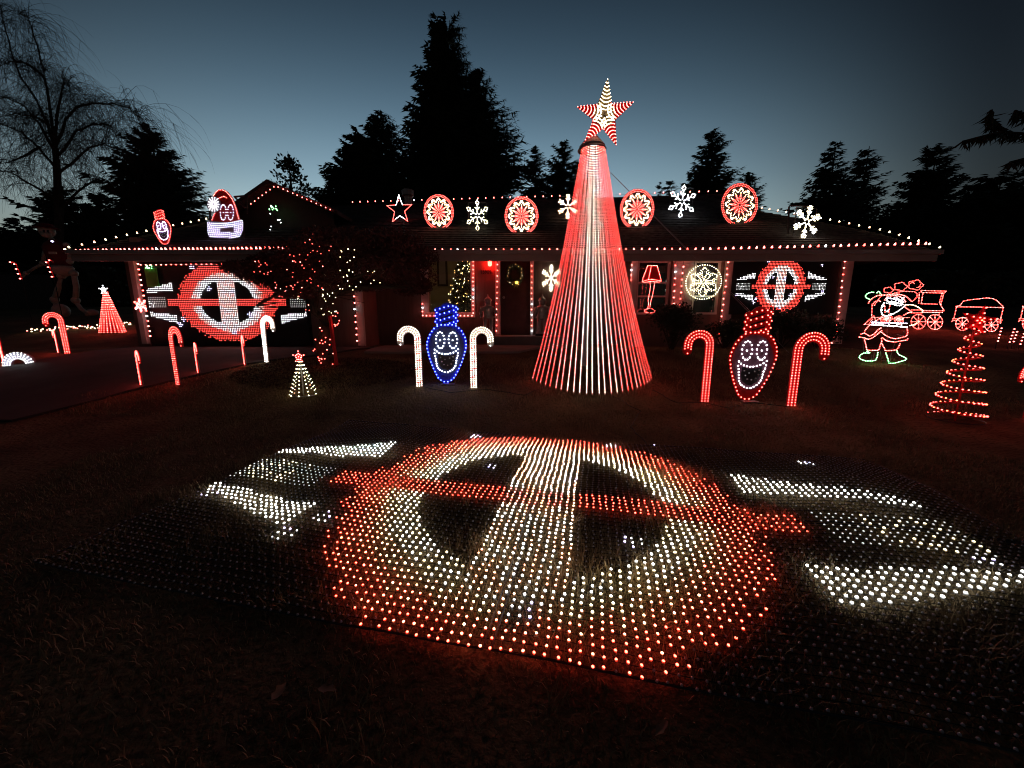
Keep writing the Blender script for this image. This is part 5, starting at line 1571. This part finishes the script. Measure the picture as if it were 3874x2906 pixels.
def santa():
    base = G(3336, 1374); Y = base.y
    P = lambda x, y, d=0.0: W(3200 + x / 4.485, 1030 + y / 4.485, Y - d)
    C = lambda *a: list(a)
    L = [('green', 'mitten', C((390, 460), (330, 430), (320, 400), (360, 360), (430, 340), (480, 345))), ('green', 'mitten', C((520, 350), (545, 325), (575, 350), (580, 385))),
         ('pink', 'coat', C((375, 525), (400, 480), (450, 435), (520, 400), (600, 385), (700, 390))), ('pink', 'coat', C((440, 560), (480, 500), (560, 480), (585, 510))),
         ('pink', 'hat', C((700, 385), (800, 370), (900, 375), (990, 400), (1050, 440), (1110, 500))), ('pink', 'hat', C((650, 470), (700, 410), (800, 395), (900, 410), (980, 460), (1010, 520))),
         ('white', 'beard', C((640, 520), (600, 580), (590, 640), (600, 710), (650, 745), (720, 740), (790, 710), (860, 670), (920, 630), (970, 590), (1000, 560))),
         ('white', 'beard', C((680, 480), (760, 530), (830, 560), (920, 570), (970, 530))), ('violet', 'beard', C((690, 440), (780, 450), (880, 470), (960, 500))),
         ('white', 'beard', C((740, 500), (820, 510), (900, 525))),
         ('peach', 'sleeve', C((1000, 555), (1100, 550), (1170, 570), (1230, 600), (1280, 640), (1300, 660), (1270, 700))), ('pink', 'sleeve', C((1000, 600), (1060, 640), (1110, 680), (1040, 690), (960, 740))),
         ('peach', 'sleeve', C((1080, 905), (1150, 890), (1200, 860))),
         ('violet', 'belt', C((440, 848), (600, 855), (800, 862), (1040, 868))), ('white', 'belt', C((425, 890), (560, 900), (720, 910), (880, 920), (1030, 938))),
         ('pink', 'coat', C((390, 900), (330, 970), (310, 1000))), ('pink', 'coat', C((250, 1050), (310, 1030), (390, 1085), (470, 1050), (530, 980), (600, 940))), ('pink', 'coat', C((220, 1100), (310, 1115), (370, 1140), (450, 1110), (540, 1040), (600, 990))),
         ('pink', 'coat', C((600, 1020), (660, 1070), (740, 1110), (830, 1130), (930, 1110), (1020, 1085), (1040, 1030), (1030, 950))), ('pink', 'coat', C((610, 1110), (680, 1165), (820, 1185), (930, 1165), (1030, 1150), (1050, 1110))),
         ('pink', 'coat', C((480, 840), (560, 790), (640, 760))), ('pink', 'coat', C((700, 800), (820, 790), (960, 800))),
         ('pink', 'leg', C((310, 1150), (330, 1230), (345, 1310), (370, 1325), (430, 1325), (540, 1325), (560, 1300), (570, 1250), (600, 1180), (595, 1110))), ('pink', 'leg', C((600, 1210), (640, 1280), (660, 1330), (760, 1330), (850, 1315), (885, 1270), (920, 1190))),
         ('green', 'boot', C((350, 1340), (400, 1370), (300, 1370), (240, 1400), (215, 1440), (240, 1475), (330, 1505), (440, 1505), (500, 1490), (525, 1430), (535, 1350))), ('green', 'boot', C((670, 1370), (690, 1430), (710, 1490), (720, 1545), (800, 1545), (900, 1520), (1000, 1490), (1020, 1465), (960, 1430), (890, 1400), (860, 1350), (850, 1320)))]
    X = [[(700, 940), (700, 1150)], [(590, 1340), (600, 1500), (760, 1510), (780, 1350)], [(290, 1130), (300, 1350)], [(990, 980), (970, 1080), (860, 1060)], [(480, 1360), (470, 1470)], [(840, 1190), (800, 1300), (700, 1320)], [(440, 1400), (440, 1580)], [(760, 1400), (760, 1600)]]
    wire_figure("light_figure", "standing figure of lights in hat, beard, belted coat and green boots", "light figure", Y, L, .032, .0095, P, base=base, extra=X, clusters=[(680, 430, 980, 550, 34, 'white'), (420, 850, 560, 890, 10, 'violet'), (600, 560, 760, 740, 10, 'white'), (640, 770, 960, 840, 16, 'pink'), (560, 860, 1030, 930, 14, 'white')])
santa()
def circle(cx, cy, r, n=20, ry=None): return [(cx + r * math.cos(2 * PI * i / n), cy + (ry or r) * math.sin(2 * PI * i / n)) for i in range(n + 1)]
def cloud(cx, cy, rx, ry, n=26): return [(cx + rx * math.cos(q) * (1 + .13 * math.cos(5 * q)), cy + ry * math.sin(q) * (1 + .13 * math.cos(5 * q))) for q in [2 * PI * i / n for i in range(n + 1)]]
def wheel(cx, cy, r, c): return [(c, 'wheel', circle(cx, cy, r))] + [(c, 'wheel', [(cx - r * math.cos(a), cy - r * math.sin(a)), (cx + r * math.cos(a), cy + r * math.sin(a))]) for a in [PI * i / 4 for i in range(4)]] + [(c, 'wheel', circle(cx, cy, r * .14, 8))]
def train():
    Y = 11.4
    P = lambda x, y, d=0.0: W(3200 + x / 4.485, 1030 + y / 4.485, Y - d)
    b0 = P(1000, 960); b0.z = gz(b0.x, Y)
    C = lambda *a: list(a)
    L = [('red', 'smoke', cloud(715, 305, 78, 48)), ('red', 'smoke', cloud(920, 245, 105, 68)), ('red', 'smoke', cloud(1175, 218, 120, 80)), ('red', 'smoke', C((1090, 190), (1130, 170), (1160, 200))), ('red', 'smoke', C((1200, 260), (1240, 250), (1260, 210))),
         ('red', 'boiler', C((600, 400), (750, 385), (830, 350), (950, 325), (1150, 330), (1200, 360), (1200, 420), (1120, 500))), ('pink', 'boiler', C((440, 540), (430, 740))), ('pink', 'boiler', C((480, 560), (590, 400))), ('red', 'boiler', C((650, 560), (660, 700))), ('red', 'boiler', C((740, 560), (720, 690))),
         ('red', 'boiler', C((1110, 640), (1290, 640))), ('red', 'boiler', C((1110, 690), (1290, 690))), ('red', 'boiler', C((820, 770), (1080, 770))), ('red', 'boiler', C((430, 770), (800, 760))),
         ('pink', 'cab', C((1270, 310), (1690, 322), (1670, 355), (1270, 345), (1270, 310))), ('pink', 'cab', C((1240, 350), (1225, 550))), ('pink', 'cab', C((1300, 355), (1270, 540))), ('pink', 'cab', C((1620, 365), (1580, 520), (1650, 640))), ('pink', 'cab', C((1650, 370), (1600, 560))),
         ('red', 'cab', C((1270, 535), (1470, 540), (1550, 545))), ('pink', 'cab', C((1310, 650), (1660, 655))), ('pink', 'cab', C((1310, 680), (1650, 685))), ('red', 'cab', C((1580, 690), (1570, 730))),
         ('pink', 'cow_catcher', C((305, 885), (400, 800), (470, 740))), ('pink', 'cow_catcher', C((305, 885), (520, 885), (470, 740))), ('pink', 'cow_catcher', C((380, 885), (450, 790)))]
    L += wheel(1225, 840, 125, 'red') + wheel(1505, 845, 128, 'pink') + wheel(895, 815, 72, 'red') + wheel(650, 800, 68, 'red')
    X = [[(1000, 900), (1000, 1180)], [(1400, 900), (1400, 1180)], [(700, 900), (700, 1180)]]
    wire_figure("train_light", "red outline steam train of lights with smoke puffs behind the hatted figure", "light display", Y, L, .044, .0112, P, base=b0, extra=X, group="train made of lights")
    def car(sx, label):
        Y2 = 10.6
        P2 = lambda x, y, d=0.0: W(3550 + x / 5.185 + sx, 1080 + y / 5.185, Y2 - d)
        b1 = P2(750, 900); b1.z = gz(b1.x, Y2)
        L = [('pink', 'load', C((340, 410), (420, 390), (480, 310), (560, 290), (680, 275), (780, 265), (940, 245), (1060, 260), (1130, 290), (1180, 340), (1230, 390), (1260, 415))),
             ('pink', 'body', C((340, 420), (600, 422), (900, 428), (1260, 436))), ('pink', 'body', C((345, 430), (300, 630), (250, 720))), ('pink', 'body', C((1265, 430), (1215, 640), (1205, 750))),
             ('red', 'body', C((270, 655), (380, 655), (480, 630), (560, 640), (640, 660))), ('red', 'body', C((800, 660), (900, 670), (1040, 655), (1130, 670), (1240, 680))), ('red', 'body', C((280, 690), (350, 690))), ('red', 'body', C((1160, 715), (1220, 720)))]
        L += wheel(460, 755, 128, 'pink') + wheel(1030, 775, 130, 'pink')
        wire_figure("train_light", label, "light display", Y2, L, .040, .0100, P2, base=b1, extra=[[(500, 860), (500, 1080)], [(1000, 860), (1000, 1080)]], group="train made of lights")
    car(0, "red outline coal wagon of lights behind the spiral tree"); car(252, "outline train wagon of lights cut by the right edge of the picture")
train()
def stake_row():
    P = lambda x, y: (3550 + x / 5.185, 1080 + y / 5.185)
    names = ["leftmost of the dotted red light stakes below the wagon", "second dotted red light stake below the wagon from the left", "third dotted red light stake below the wagon from the left", "dotted red light stake nearest the right edge below the wagon"]
    for lab, (a, b, n) in zip(names, (((1220, 840), (1150, 1090), 5), ((1470, 855), (1380, 1110), 5), ((1525, 910), (1460, 1100), 4), ((1660, 950), (1590, 1150), 4))):
        Y = 8.8; e = P(*b); s = P(*a)
        pb_, pt_ = W(*e, Y), W(*s, Y)
        root = thing("light_stake", Vector((pb_.x, Y, gz(pb_.x, Y))), lab, "light stake", "dotted red light stakes at the right")
        m = MB(); m.tube([Vector((pb_.x, Y, gz(pb_.x, Y) - .05)), pb_, pt_], .009, 5); m.build("rod", M['dark'], root)
        bulb_parts(root, [(pb_.lerp(pt_, i / (n - 1)), Vector((0, -1, 0)), 'pink') for i in range(n)], .015, 'mini')
stake_row()

# low lights on the left
def ground_string():
    pts = [G(110, 1262), G(200, 1252), G(300, 1247), G(400, 1243), G(500, 1231)]
    string("string_lights", "uneven row of warm lights on the ground behind the left candy canes", [p + Vector((0, 0, .05)) for p in pts], 62, lambda i: 'warm' if i % 3 else 'pink', r=.016, shape='mini', jit=.05, group="string lights in the yard")
ground_string()
def white_arch():
    p = G(72, 1385); k = mpp(p)
    root = thing("light_arch", p, "white wreath-like half arch covered in lights at the lower left edge", "light display")
    fr = frame(p, R(20)); R1, R2 = 44 * k, 20 * k
    poly = [(R1 * math.cos(q), R1 * math.sin(q) * 1.1 + .02) for q in [PI * (-.05 + 1.1 * i / 16) for i in range(17)]] + [(R2 * math.cos(q), R2 * math.sin(q) * 1.1 + .02) for q in [PI * (1.05 - 1.1 * i / 16) for i in range(17)]]
    m = MB()
    for i in range(16):
        a, b, c, d_ = poly[i], poly[i + 1], poly[33 - i - 1], poly[33 - i]
        m.hexa([fr(*a, -.06), fr(*b, -.06), fr(*c, -.06), fr(*d_, -.06), fr(*a, 0), fr(*b, 0), fr(*c, 0), fr(*d_, 0)])
    m.build("board", M['face_panel'], root)
    it = []
    for i, q in enumerate([PI * (.0 + 1.0 * i / 13) for i in range(14)]):
        for rr in (.52, .68, .84, .97): it.append((fr(R1 * rr * math.cos(q + rr), R1 * rr * math.sin(q + rr) * 1.1 + .02, .002) if False else fr(R1 * rr * math.cos(q), R1 * rr * math.sin(q) * 1.1 + .02, .002), fr.n, 'white'))
    bulb_mass(root, it, .0085, 'led')
white_arch()
def tiny_cane(px, py, hp, hook, label, Y):
    pt, pb_ = W(px, py, Y), W(px + 22, py + hp, Y); k = mpp(pt)
    root = thing("path_cane", Vector((pb_.x, Y, gz(pb_.x, Y))), label, "candy cane", "small candy cane lights on the left wall")
    line = [Vector((pb_.x, Y, gz(pb_.x, Y))), pb_, pt.lerp(pb_, .25)] + [pt + Vector((hook * (10 - 10 * math.cos(q)) * k, 0, 8 * k * math.sin(q))) for q in (0, .8, 1.6, 2.4, 3.14)]
    m = MB(); m.tube(line[1:], .02, 5); m.build("rod", M['red_board'], root)
    m = MB(); m.tube(line[:2], .012, 5); m.build("stake", M['dark'], root)
    bulb_parts(root, [(q + Vector((0, -.03, 0)), Vector((0, -1, 0)), 'pink') for q in along(line[1:], .16)], .022, 'mini')
tiny_cane(62, 1000, 55, -1, "tiny lit candy cane at the far left, hook to the left", 13.0)
tiny_cane(182, 993, 55, 1, "tiny lit candy cane at the skeleton's hip", 13.0)
b = MB(); nw = thing("boundary_wall", (W(60, 1060, 16).x, 16, gz(-20, 16)), "pale low wall end behind the skeleton at the left", "wall")
b.box((W(-150, 1060, 16).x, 16, gz(-20, 16) - .2), (W(175, 1060, 16).x, 16.2, W(0, 1040, 16).z)); b.build("wall", M['garage'], nw)

# ------------------------------------------------------------------ giant skeleton decoration
def skeleton():
    Y = 13.8
    P = lambda x, y, d=0.0: W(x / 3.531, 780 + y / 3.531, Y - d)
    foot = P(830, 1440); base = Vector((foot.x, Y, gz(foot.x, Y)))
    k = mpp(P(700, 700)) / 3.531 * 1.0
    root = thing("skeleton", base, "giant standing skeleton in a dark red shirt at the left", "decoration")
    def bone(name, pts, r, n=8, knob=1.7, mt='bone'):
        m = MB(); pts = [P(*q) for q in pts]; rr = [r * k] * len(pts)
        m.tube(pts, rr, n)
        for e in (pts[0], pts[-1]): m.ball(e, r * k * knob, 8, 6)
        return m.build(name, M[mt], root, smooth=True)
    # skull with jaw and hat
    m = MB(); c = P(625, 330); m.ball(c, (78 * k, 80 * k, 88 * k), 14, 10); m.ball(P(620, 385, .1), (48 * k, 52 * k, 40 * k), 12, 8); sk = m.build("skull", M['bone'], root, smooth=True)
    m = MB()
    for dx in (-28, 26): m.ball(P(615 + dx, 335, .30), (16 * k, 8 * k, 18 * k), 8, 6)
    m.build("eye_socket", M['mouth'], sk)
    m = MB(); m.lathe(P(620, 300), [(120 * k, 0), (118 * k, 8 * k), (78 * k, 14 * k), (70 * k, 55 * k), (20 * k, 70 * k)], 14, sx=1.05); m.build("hat", M['shirt'], root)
    bone("neck", [(660, 400), (690, 450)], 18)
    # shirt torso: lofted
    m = MB(); ring = []
    prof = [(720, 450, 55), (735, 500, 130), (755, 560, 165), (780, 650, 150), (800, 740, 125), (830, 800, 120)]
    vs = []; n = 12
    for (x, y, w) in prof:
        c = P(x, y)
        for i in range(n): q = 2 * PI * i / n; vs.append(c + Vector((w * k * math.cos(q), w * k * .6 * math.sin(q), 0)))
    fs = [(a * n + i, a * n + (i + 1) % n, (a + 1) * n + (i + 1) % n, (a + 1) * n + i) for a in range(len(prof) - 1) for i in range(n)] + [tuple(range(n)), tuple((len(prof) - 1) * n + i for i in range(n - 1, -1, -1))]
    m.add(vs, fs); m.build("shirt", M['shirt'], root, smooth=True)
    m = MB(); m.box(P(660, 640, .75) - Vector((0, .02, 0)), P(750, 610, .75) + Vector((0, .02, 0))); m.build("shirt_print", M['bone'], root)
    # arms, pelvis, legs
    bone("upper_arm", [(640, 520), (590, 640), (575, 765)], 22); bone("forearm", [(570, 770), (460, 830), (350, 895)], 17)
    hm = MB()
    for j, dx in enumerate((-34, -12, 10, 30)): hm.tube([P(345, 895), P(320 + dx * .4, 905 + j * 10), P(290 + dx * .5, 915 + j * 16)], [7 * k, 6 * k, 4 * k], 5)
    hm.tube([P(350, 892), P(325, 880), P(305, 885)], [7 * k, 6 * k, 4 * k], 5); hm.build("hand", M['bone'], root)
    bone("upper_arm", [(890, 520), (925, 640), (930, 740)], 22); bone("forearm", [(930, 745), (900, 830), (850, 880)], 17)
    m = MB(); m.lathe(P(850, 940), [(50 * k, 0), (110 * k, 40 * k), (150 * k, 110 * k), (120 * k, 140 * k), (40 * k, 110 * k)], 14, sy=.55); m.build("pelvis", M['bone'], root, smooth=True)
    bone("thigh", [(820, 930), (780, 1090), (730, 1250)], 30, knob=1.6); bone("thigh", [(985, 900), (1020, 1080), (1010, 1260)], 30, knob=1.6)
    bone("shin", [(735, 1270), (770, 1380), (820, 1500)], 26, knob=1.6); bone("shin", [(1010, 1275), (1080, 1370), (1180, 1440)], 24, knob=1.5)
    for c in ((815, 1400, 80, 95), (1230, 1420, 60, 45)):
        m = MB(); m.ball(P(c[0], c[1], .12), (c[2] * k, c[2] * k * 1.2, c[3] * k), 12, 8); m.build("foot", M['bone'], root, smooth=True)
    for (x, y, c) in ((715, 473, 'violet'), (885, 580, 'warm')): bulb_parts(root, [(P(x, y, .75), Vector((0, -1, 0)), c)], .03, 'mini')
skeleton()

# ------------------------------------------------------------------ by the door
def wreath():
    c = W(1948, 1042, YD - .03); k = mpp(c)
    root = thing("door_wreath", c - Vector((0, 0, 40 * k)), "green wreath with warm lights and a gold bow on the door", "wreath")
    r = np.random.default_rng(8); V = []
    for _ in range(1400):
        q = r.uniform(0, 2 * PI); rr = (29 + r.normal(0, 5.5)) * k; p = np.array([c.x + rr * math.cos(q), c.y - abs(r.normal(0, .03)) - .01, c.z + rr * 1.1 * math.sin(q)])
        u = r.normal(0, 1, 3); u /= np.linalg.norm(u); w = np.cross(u, r.normal(0, 1, 3)); w /= np.linalg.norm(w); V += [p - u * .03, p + w * .008, p + u * .03, p - w * .008]
    V = np.array(V); link("foliage", np_mesh("foliage", V, np.arange(len(V)).reshape(-1, 4), [M['shrub']]), root)
    m = MB(); m.tube([c + Vector((29 * k * math.cos(2 * PI * i / 24), 0, 32 * k * math.sin(2 * PI * i / 24))) for i in range(24)], .02, 5, closed=True); m.build("ring", M['bark'], root)
    it = []
    for i in range(17):
        q = 2 * PI * i / 17 + random.uniform(-.1, .1); rr = (31 + random.uniform(-7, 7)) * k; it.append((c + Vector((rr * math.cos(q), -.05, rr * 1.1 * math.sin(q))), Vector((0, -1, 0)), 'gold' if random.random() < .6 else 'warm'))
    bulb_mass(root, it, .0065, 'mini')
    bw = W(1952, 1070, YD - .13); m = MB()
    for s_ in (-1, 1): m.ball(bw + Vector((s_ * .055, 0, .01)), (.055, .03, .035), 8, 6)
    m.tube([bw, bw + Vector((-.05, 0, -.14))], [.025, .012], 5); m.tube([bw, bw + Vector((.04, 0, -.12))], [.025, .012], 5); m.build("bow", M['leaf'], root)
    m = MB(); m.ball(bw + Vector((.02, -.06, .0)), .038, 10, 8); m.build("gold_lamp", glow("gold_lamp_glow", (3.4, 2.6, 0.35)), root)
wreath()
def statue(px, py, hpx, label):
    p = W(px, py, YD - .45); p.z = dz0 - .012; k = mpp(p); h = hpx * k
    root = thing("nutcracker_statue", p, label, "statue", "silver statues beside the door")
    L = lambda prof: [(r_ * h, z * h) for r_, z in prof]
    m = MB(); m.box((p.x - .17 * h, p.y - .12 * h, p.z), (p.x + .17 * h, p.y + .12 * h, p.z + .05 * h)); m.build("plinth", M['dark'], root)
    for s_ in (-1, 1):
        m = MB(); m.lathe(p + Vector((s_ * .075 * h, 0, .05 * h)), L([(.07, 0), (.065, .05), (.045, .08), (.05, .22), (.065, .4)]), 8); m.build("leg", M['silver'], root, smooth=True)
        m = MB(); m.tube([p + Vector((s_ * .15 * h, 0, .72 * h)), p + Vector((s_ * .20 * h, -.03 * h, .58 * h)), p + Vector((s_ * .17 * h, -.09 * h, .47 * h))], [.05 * h, .042 * h, .035 * h], 7); m.build("arm", M['silver'], root, smooth=True)
    m = MB(); m.lathe(p + Vector((0, 0, .42 * h)), L([(.13, 0), (.15, .05), (.115, .12), (.15, .25), (.16, .31), (.07, .36)]), 10, sy=.7); m.build("torso", M['silver'], root, smooth=True)
    m = MB(); m.ball(p + Vector((0, 0, .84 * h)), (.085 * h, .085 * h, .09 * h), 10, 8); m.box((p.x - .04 * h, p.y - .10 * h, p.z + .79 * h), (p.x + .04 * h, p.y - .06 * h, p.z + .82 * h)); hd = m.build("head", M['silver'], root, smooth=True)
    m = MB(); m.lathe(p + Vector((0, 0, .88 * h)), L([(.10, 0), (.105, .02), (.085, .06), (.04, .10), (.015, .13), (.012, .17)]), 10); m.build("helmet", M['silver'], root, smooth=True)
statue(1847, 1255, 145, "silver helmeted statue between window and door"); statue(2050, 1262, 145, "silver helmeted statue right of the door under the snowflake")

# decorated tree inside the window
def indoor_tree():
    r = np.random.default_rng(21)
    Y = YD + .75; top = W(1738, 985, Y); base = Vector((top.x + .1, Y, 1.0)); h = top.z - 1.0 + .25
    root = thing("indoor_tree", base, "decorated indoor tree with warm lights behind the window", "christmas tree")
    m = MB(); m.tube([base, base + Vector((0, 0, h))], [.05, .01], 6); m.build("trunk", M['bark'], root)
    n = 5200; V = np.empty((n, 4, 3)); it = []
    for i in range(n):
        t = r.random() ** .7; q = r.uniform(0, 2 * PI); rr = (.08 + .62 * t) * r.random() ** .35
        p = np.array([base.x + rr * math.cos(q), Y + rr * .75 * math.sin(q), 1.05 + h * (1 - t) - .1 * rr]); u = r.normal(0, 1, 3); u /= np.linalg.norm(u); w = np.cross(u, r.normal(0, 1, 3)); w /= np.linalg.norm(w)
        V[i] = [p - u * .045, p + w * .008, p + u * .045, p - w * .008]
    V = V.reshape(-1, 3); link("crown", np_mesh("crown", V, np.arange(len(V)).reshape(-1, 4), [M['needles']]), root)
    for i in range(170):
        t = r.random() ** .7; q = r.uniform(-PI, 0); rr = (.10 + .62 * t) * r.uniform(.9, 1.03)
        it.append((Vector((base.x + rr * math.cos(q), Y + rr * .75 * math.sin(q), 1.05 + h * (1 - t))), Vector((0, -1, 0)), 'warm' if r.random() < .5 else 'gold'))
    bulb_mass(root, it, .010, 'mini')
    pf_ = W(1672, 1030, YD + 2.3); a = thing("picture_frame", pf_ - Vector((0, 0, .4)), "tall dark framed picture on the room wall behind the window", "picture")
    m = MB(); 
    for (x0, x1, z0, z1) in ((-.17, .17, .38, .44), (-.17, .17, -.44, -.38), (-.17, -.11, -.38, .38), (.11, .17, -.38, .38)): m.box((pf_.x + x0, YD + 2.34, pf_.z + z0), (pf_.x + x1, YD + 2.398, pf_.z + z1))
    m.build("frame", M['bark'], a); m = MB(); m.box((pf_.x - .11, YD + 2.37, pf_.z - .38), (pf_.x + .11, YD + 2.397, pf_.z + .38)); m.build("picture", M['fascia'], a)
indoor_tree()

# green and white ornament lights on the dark gable
def gable_lights():
    Y = 10.2; P = lambda x, y: W(500 + x / 2.0738, 650 + y / 2.0738, Y)
    root = thing("gable_ornament", P(1130, 545), "green ornament of lights with a trail of white lights on the garage gable", "light display")
    it = [(P(1112 + random.uniform(-36, 36), 285 + random.uniform(-20, 20)), Vector((0, -1, 0)), 'green') for _ in range(16)]
    it += [(P(x, y), Vector((0, -1, 0)), 'white') for x, y in ((1145, 380), (1160, 378), (1168, 400), (1092, 430), (1085, 455), (1150, 515), (1120, 535), (1140, 540), (1085, 330))]
    m = MB(); m.tube([P(1112, 280), P(1100, 330), P(1150, 390), P(1090, 450), P(1140, 540)], .004, 4); m.build("wire", M['wire'], root)
    bulb_mass(root, it, .012, 'mini')
gable_lights()
b = MB()
def green_panel():
    Y = YG - .03; root = thing("green_light", W(575, 1080, Y), "green lit decoration at the upper left corner of the garage door", "light display")
    a, c = W(548, 1015, Y), W(605, 1085, Y)
    m = MB(); m.box((a.x, Y - .02, c.z), (c.x, Y - .004, a.z)); m.build("board", mat("green_board", (.05, .35, .04), .6), root)
    it = [(W(random.uniform(552, 585), random.uniform(1003, 1018), Y - .025), Vector((0, -1, 0)), 'green') for _ in range(14)]
    bulb_mass(root, it, .009, 'mini')
green_panel()

# ------------------------------------------------------------------ fallen leaves and mulch bed
def fallen():
    spots = [(1060, 2650, "brown leaf alone on the near lawn below the light mat"), (835, 1500, "pale leaf on the lawn between driveway and small cone tree"), (690, 1620, "leaf on the dark lawn below the driveway candy cane"), (2700, 1482, "leaf beside the foot of the left red candy cane"),
             (2745, 1655, "leaf between the light mat and the red smiling bulb"), (880, 1740, "leaf on the lawn off the left side of the light mat"), (2880, 1440, "leaf behind the red smiling bulb"), (1910, 1540, "leaf below the white candy cane near the cone tree"),
             (3290, 1640, "leaf on the lawn left of the spiral tree"), (470, 2000, "leaf near the far left corner of the light mat"), (1545, 1585, "leaf on the lawn above the far left corner of the light mat"), (1300, 1520, "leaf in the litter right of the small cone tree"),
             (1240, 2640, "second leaf on the near lawn, right of the lone brown leaf"), (2500, 2790, "leaf at the very bottom of the picture below the light mat")]
    me = None
    for i, (x, y, lab) in enumerate(spots):
        p = G(x, y) + Vector((0, 0, .03)); s = .05 if y < 2000 else .04
        if me is None:
            vs = [(0, -1.0, .1), (.22, -.6, .16), (.55, -.3, .3), (.34, .1, .12), (.48, .5, .34), (.12, .95, .2), (-.25, .7, .3), (-.3, .2, .1), (-.42, -.25, .36), (-.15, -.65, .12), (0, 0, .02)]
            me = np_mesh("leaf", np.array(vs) * .05, np.array([(k, (k + 1) % 10, 10) for k in range(10)]), [M['leaf']])
        o = bpy.data.objects.new("fallen_leaf", me); col.objects.link(o); o.location = p; o.rotation_euler = (random.uniform(-.3, .3), random.uniform(-.3, .3), random.uniform(0, 6)); o.scale = [s / .05 * random.uniform(.6, 1.1)] * 3
        props(o, lab, "leaf", "fallen leaves on the lawn")
fallen()
def mulch():
    r = np.random.default_rng(2); V = []
    for _ in range(7000):
        q = r.uniform(0, 2 * PI); rr = r.random() ** .5; x = -3.5 + 1.7 * rr * math.cos(q); y = 6.85 + .75 * rr * math.sin(q)
        p = np.array([x, y, gz(x, y) + r.uniform(0, .02)]); u = r.normal(0, 1, 3) * np.array([1, 1, .35]); u /= np.linalg.norm(u); w = np.cross(u, r.normal(0, 1, 3)); w /= np.linalg.norm(w); s = r.uniform(.01, .03)
        V += [p - u * s, p + w * s * .4, p + u * s, p - w * s * .4]
    V = np.array(V); o = link("mulch", np_mesh("mulch", V, np.arange(len(V)).reshape(-1, 4), [M['mulch']])); props(o, "dark bark mulch and leaf litter under the maple", None, kind="stuff")
mulch()

# extension cords on the lawn
for lab, pl in (("dark extension cord running from the light mat to the cone tree", ((2450, 1690), (2380, 1620), (2420, 1560), (2330, 1510), (2290, 1478))),
                ("dark extension cord between the white candy canes and the cone tree", ((1590, 1466), (1700, 1490), (1850, 1478), (1980, 1500), (2060, 1470))),
                ("dark extension cord between the red candy canes", ((2470, 1480), (2560, 1530), (2660, 1528), (2760, 1550), (2840, 1527), (2990, 1545)))):
    b = MB(); pts = [G(*q) + Vector((0, 0, .02)) for q in pl]; fine = []
    for a_, c_ in zip(pts, pts[1:]):
        for k in range(5): fine.append(a_.lerp(c_, k / 5) + Vector((random.uniform(-.02, .02), random.uniform(-.02, .02), 0)))
    b.tube(fine + [pts[-1]], .006, 5); props(b.build("extension_cord", M['wire']), lab, "cord", "extension cords on the lawn")
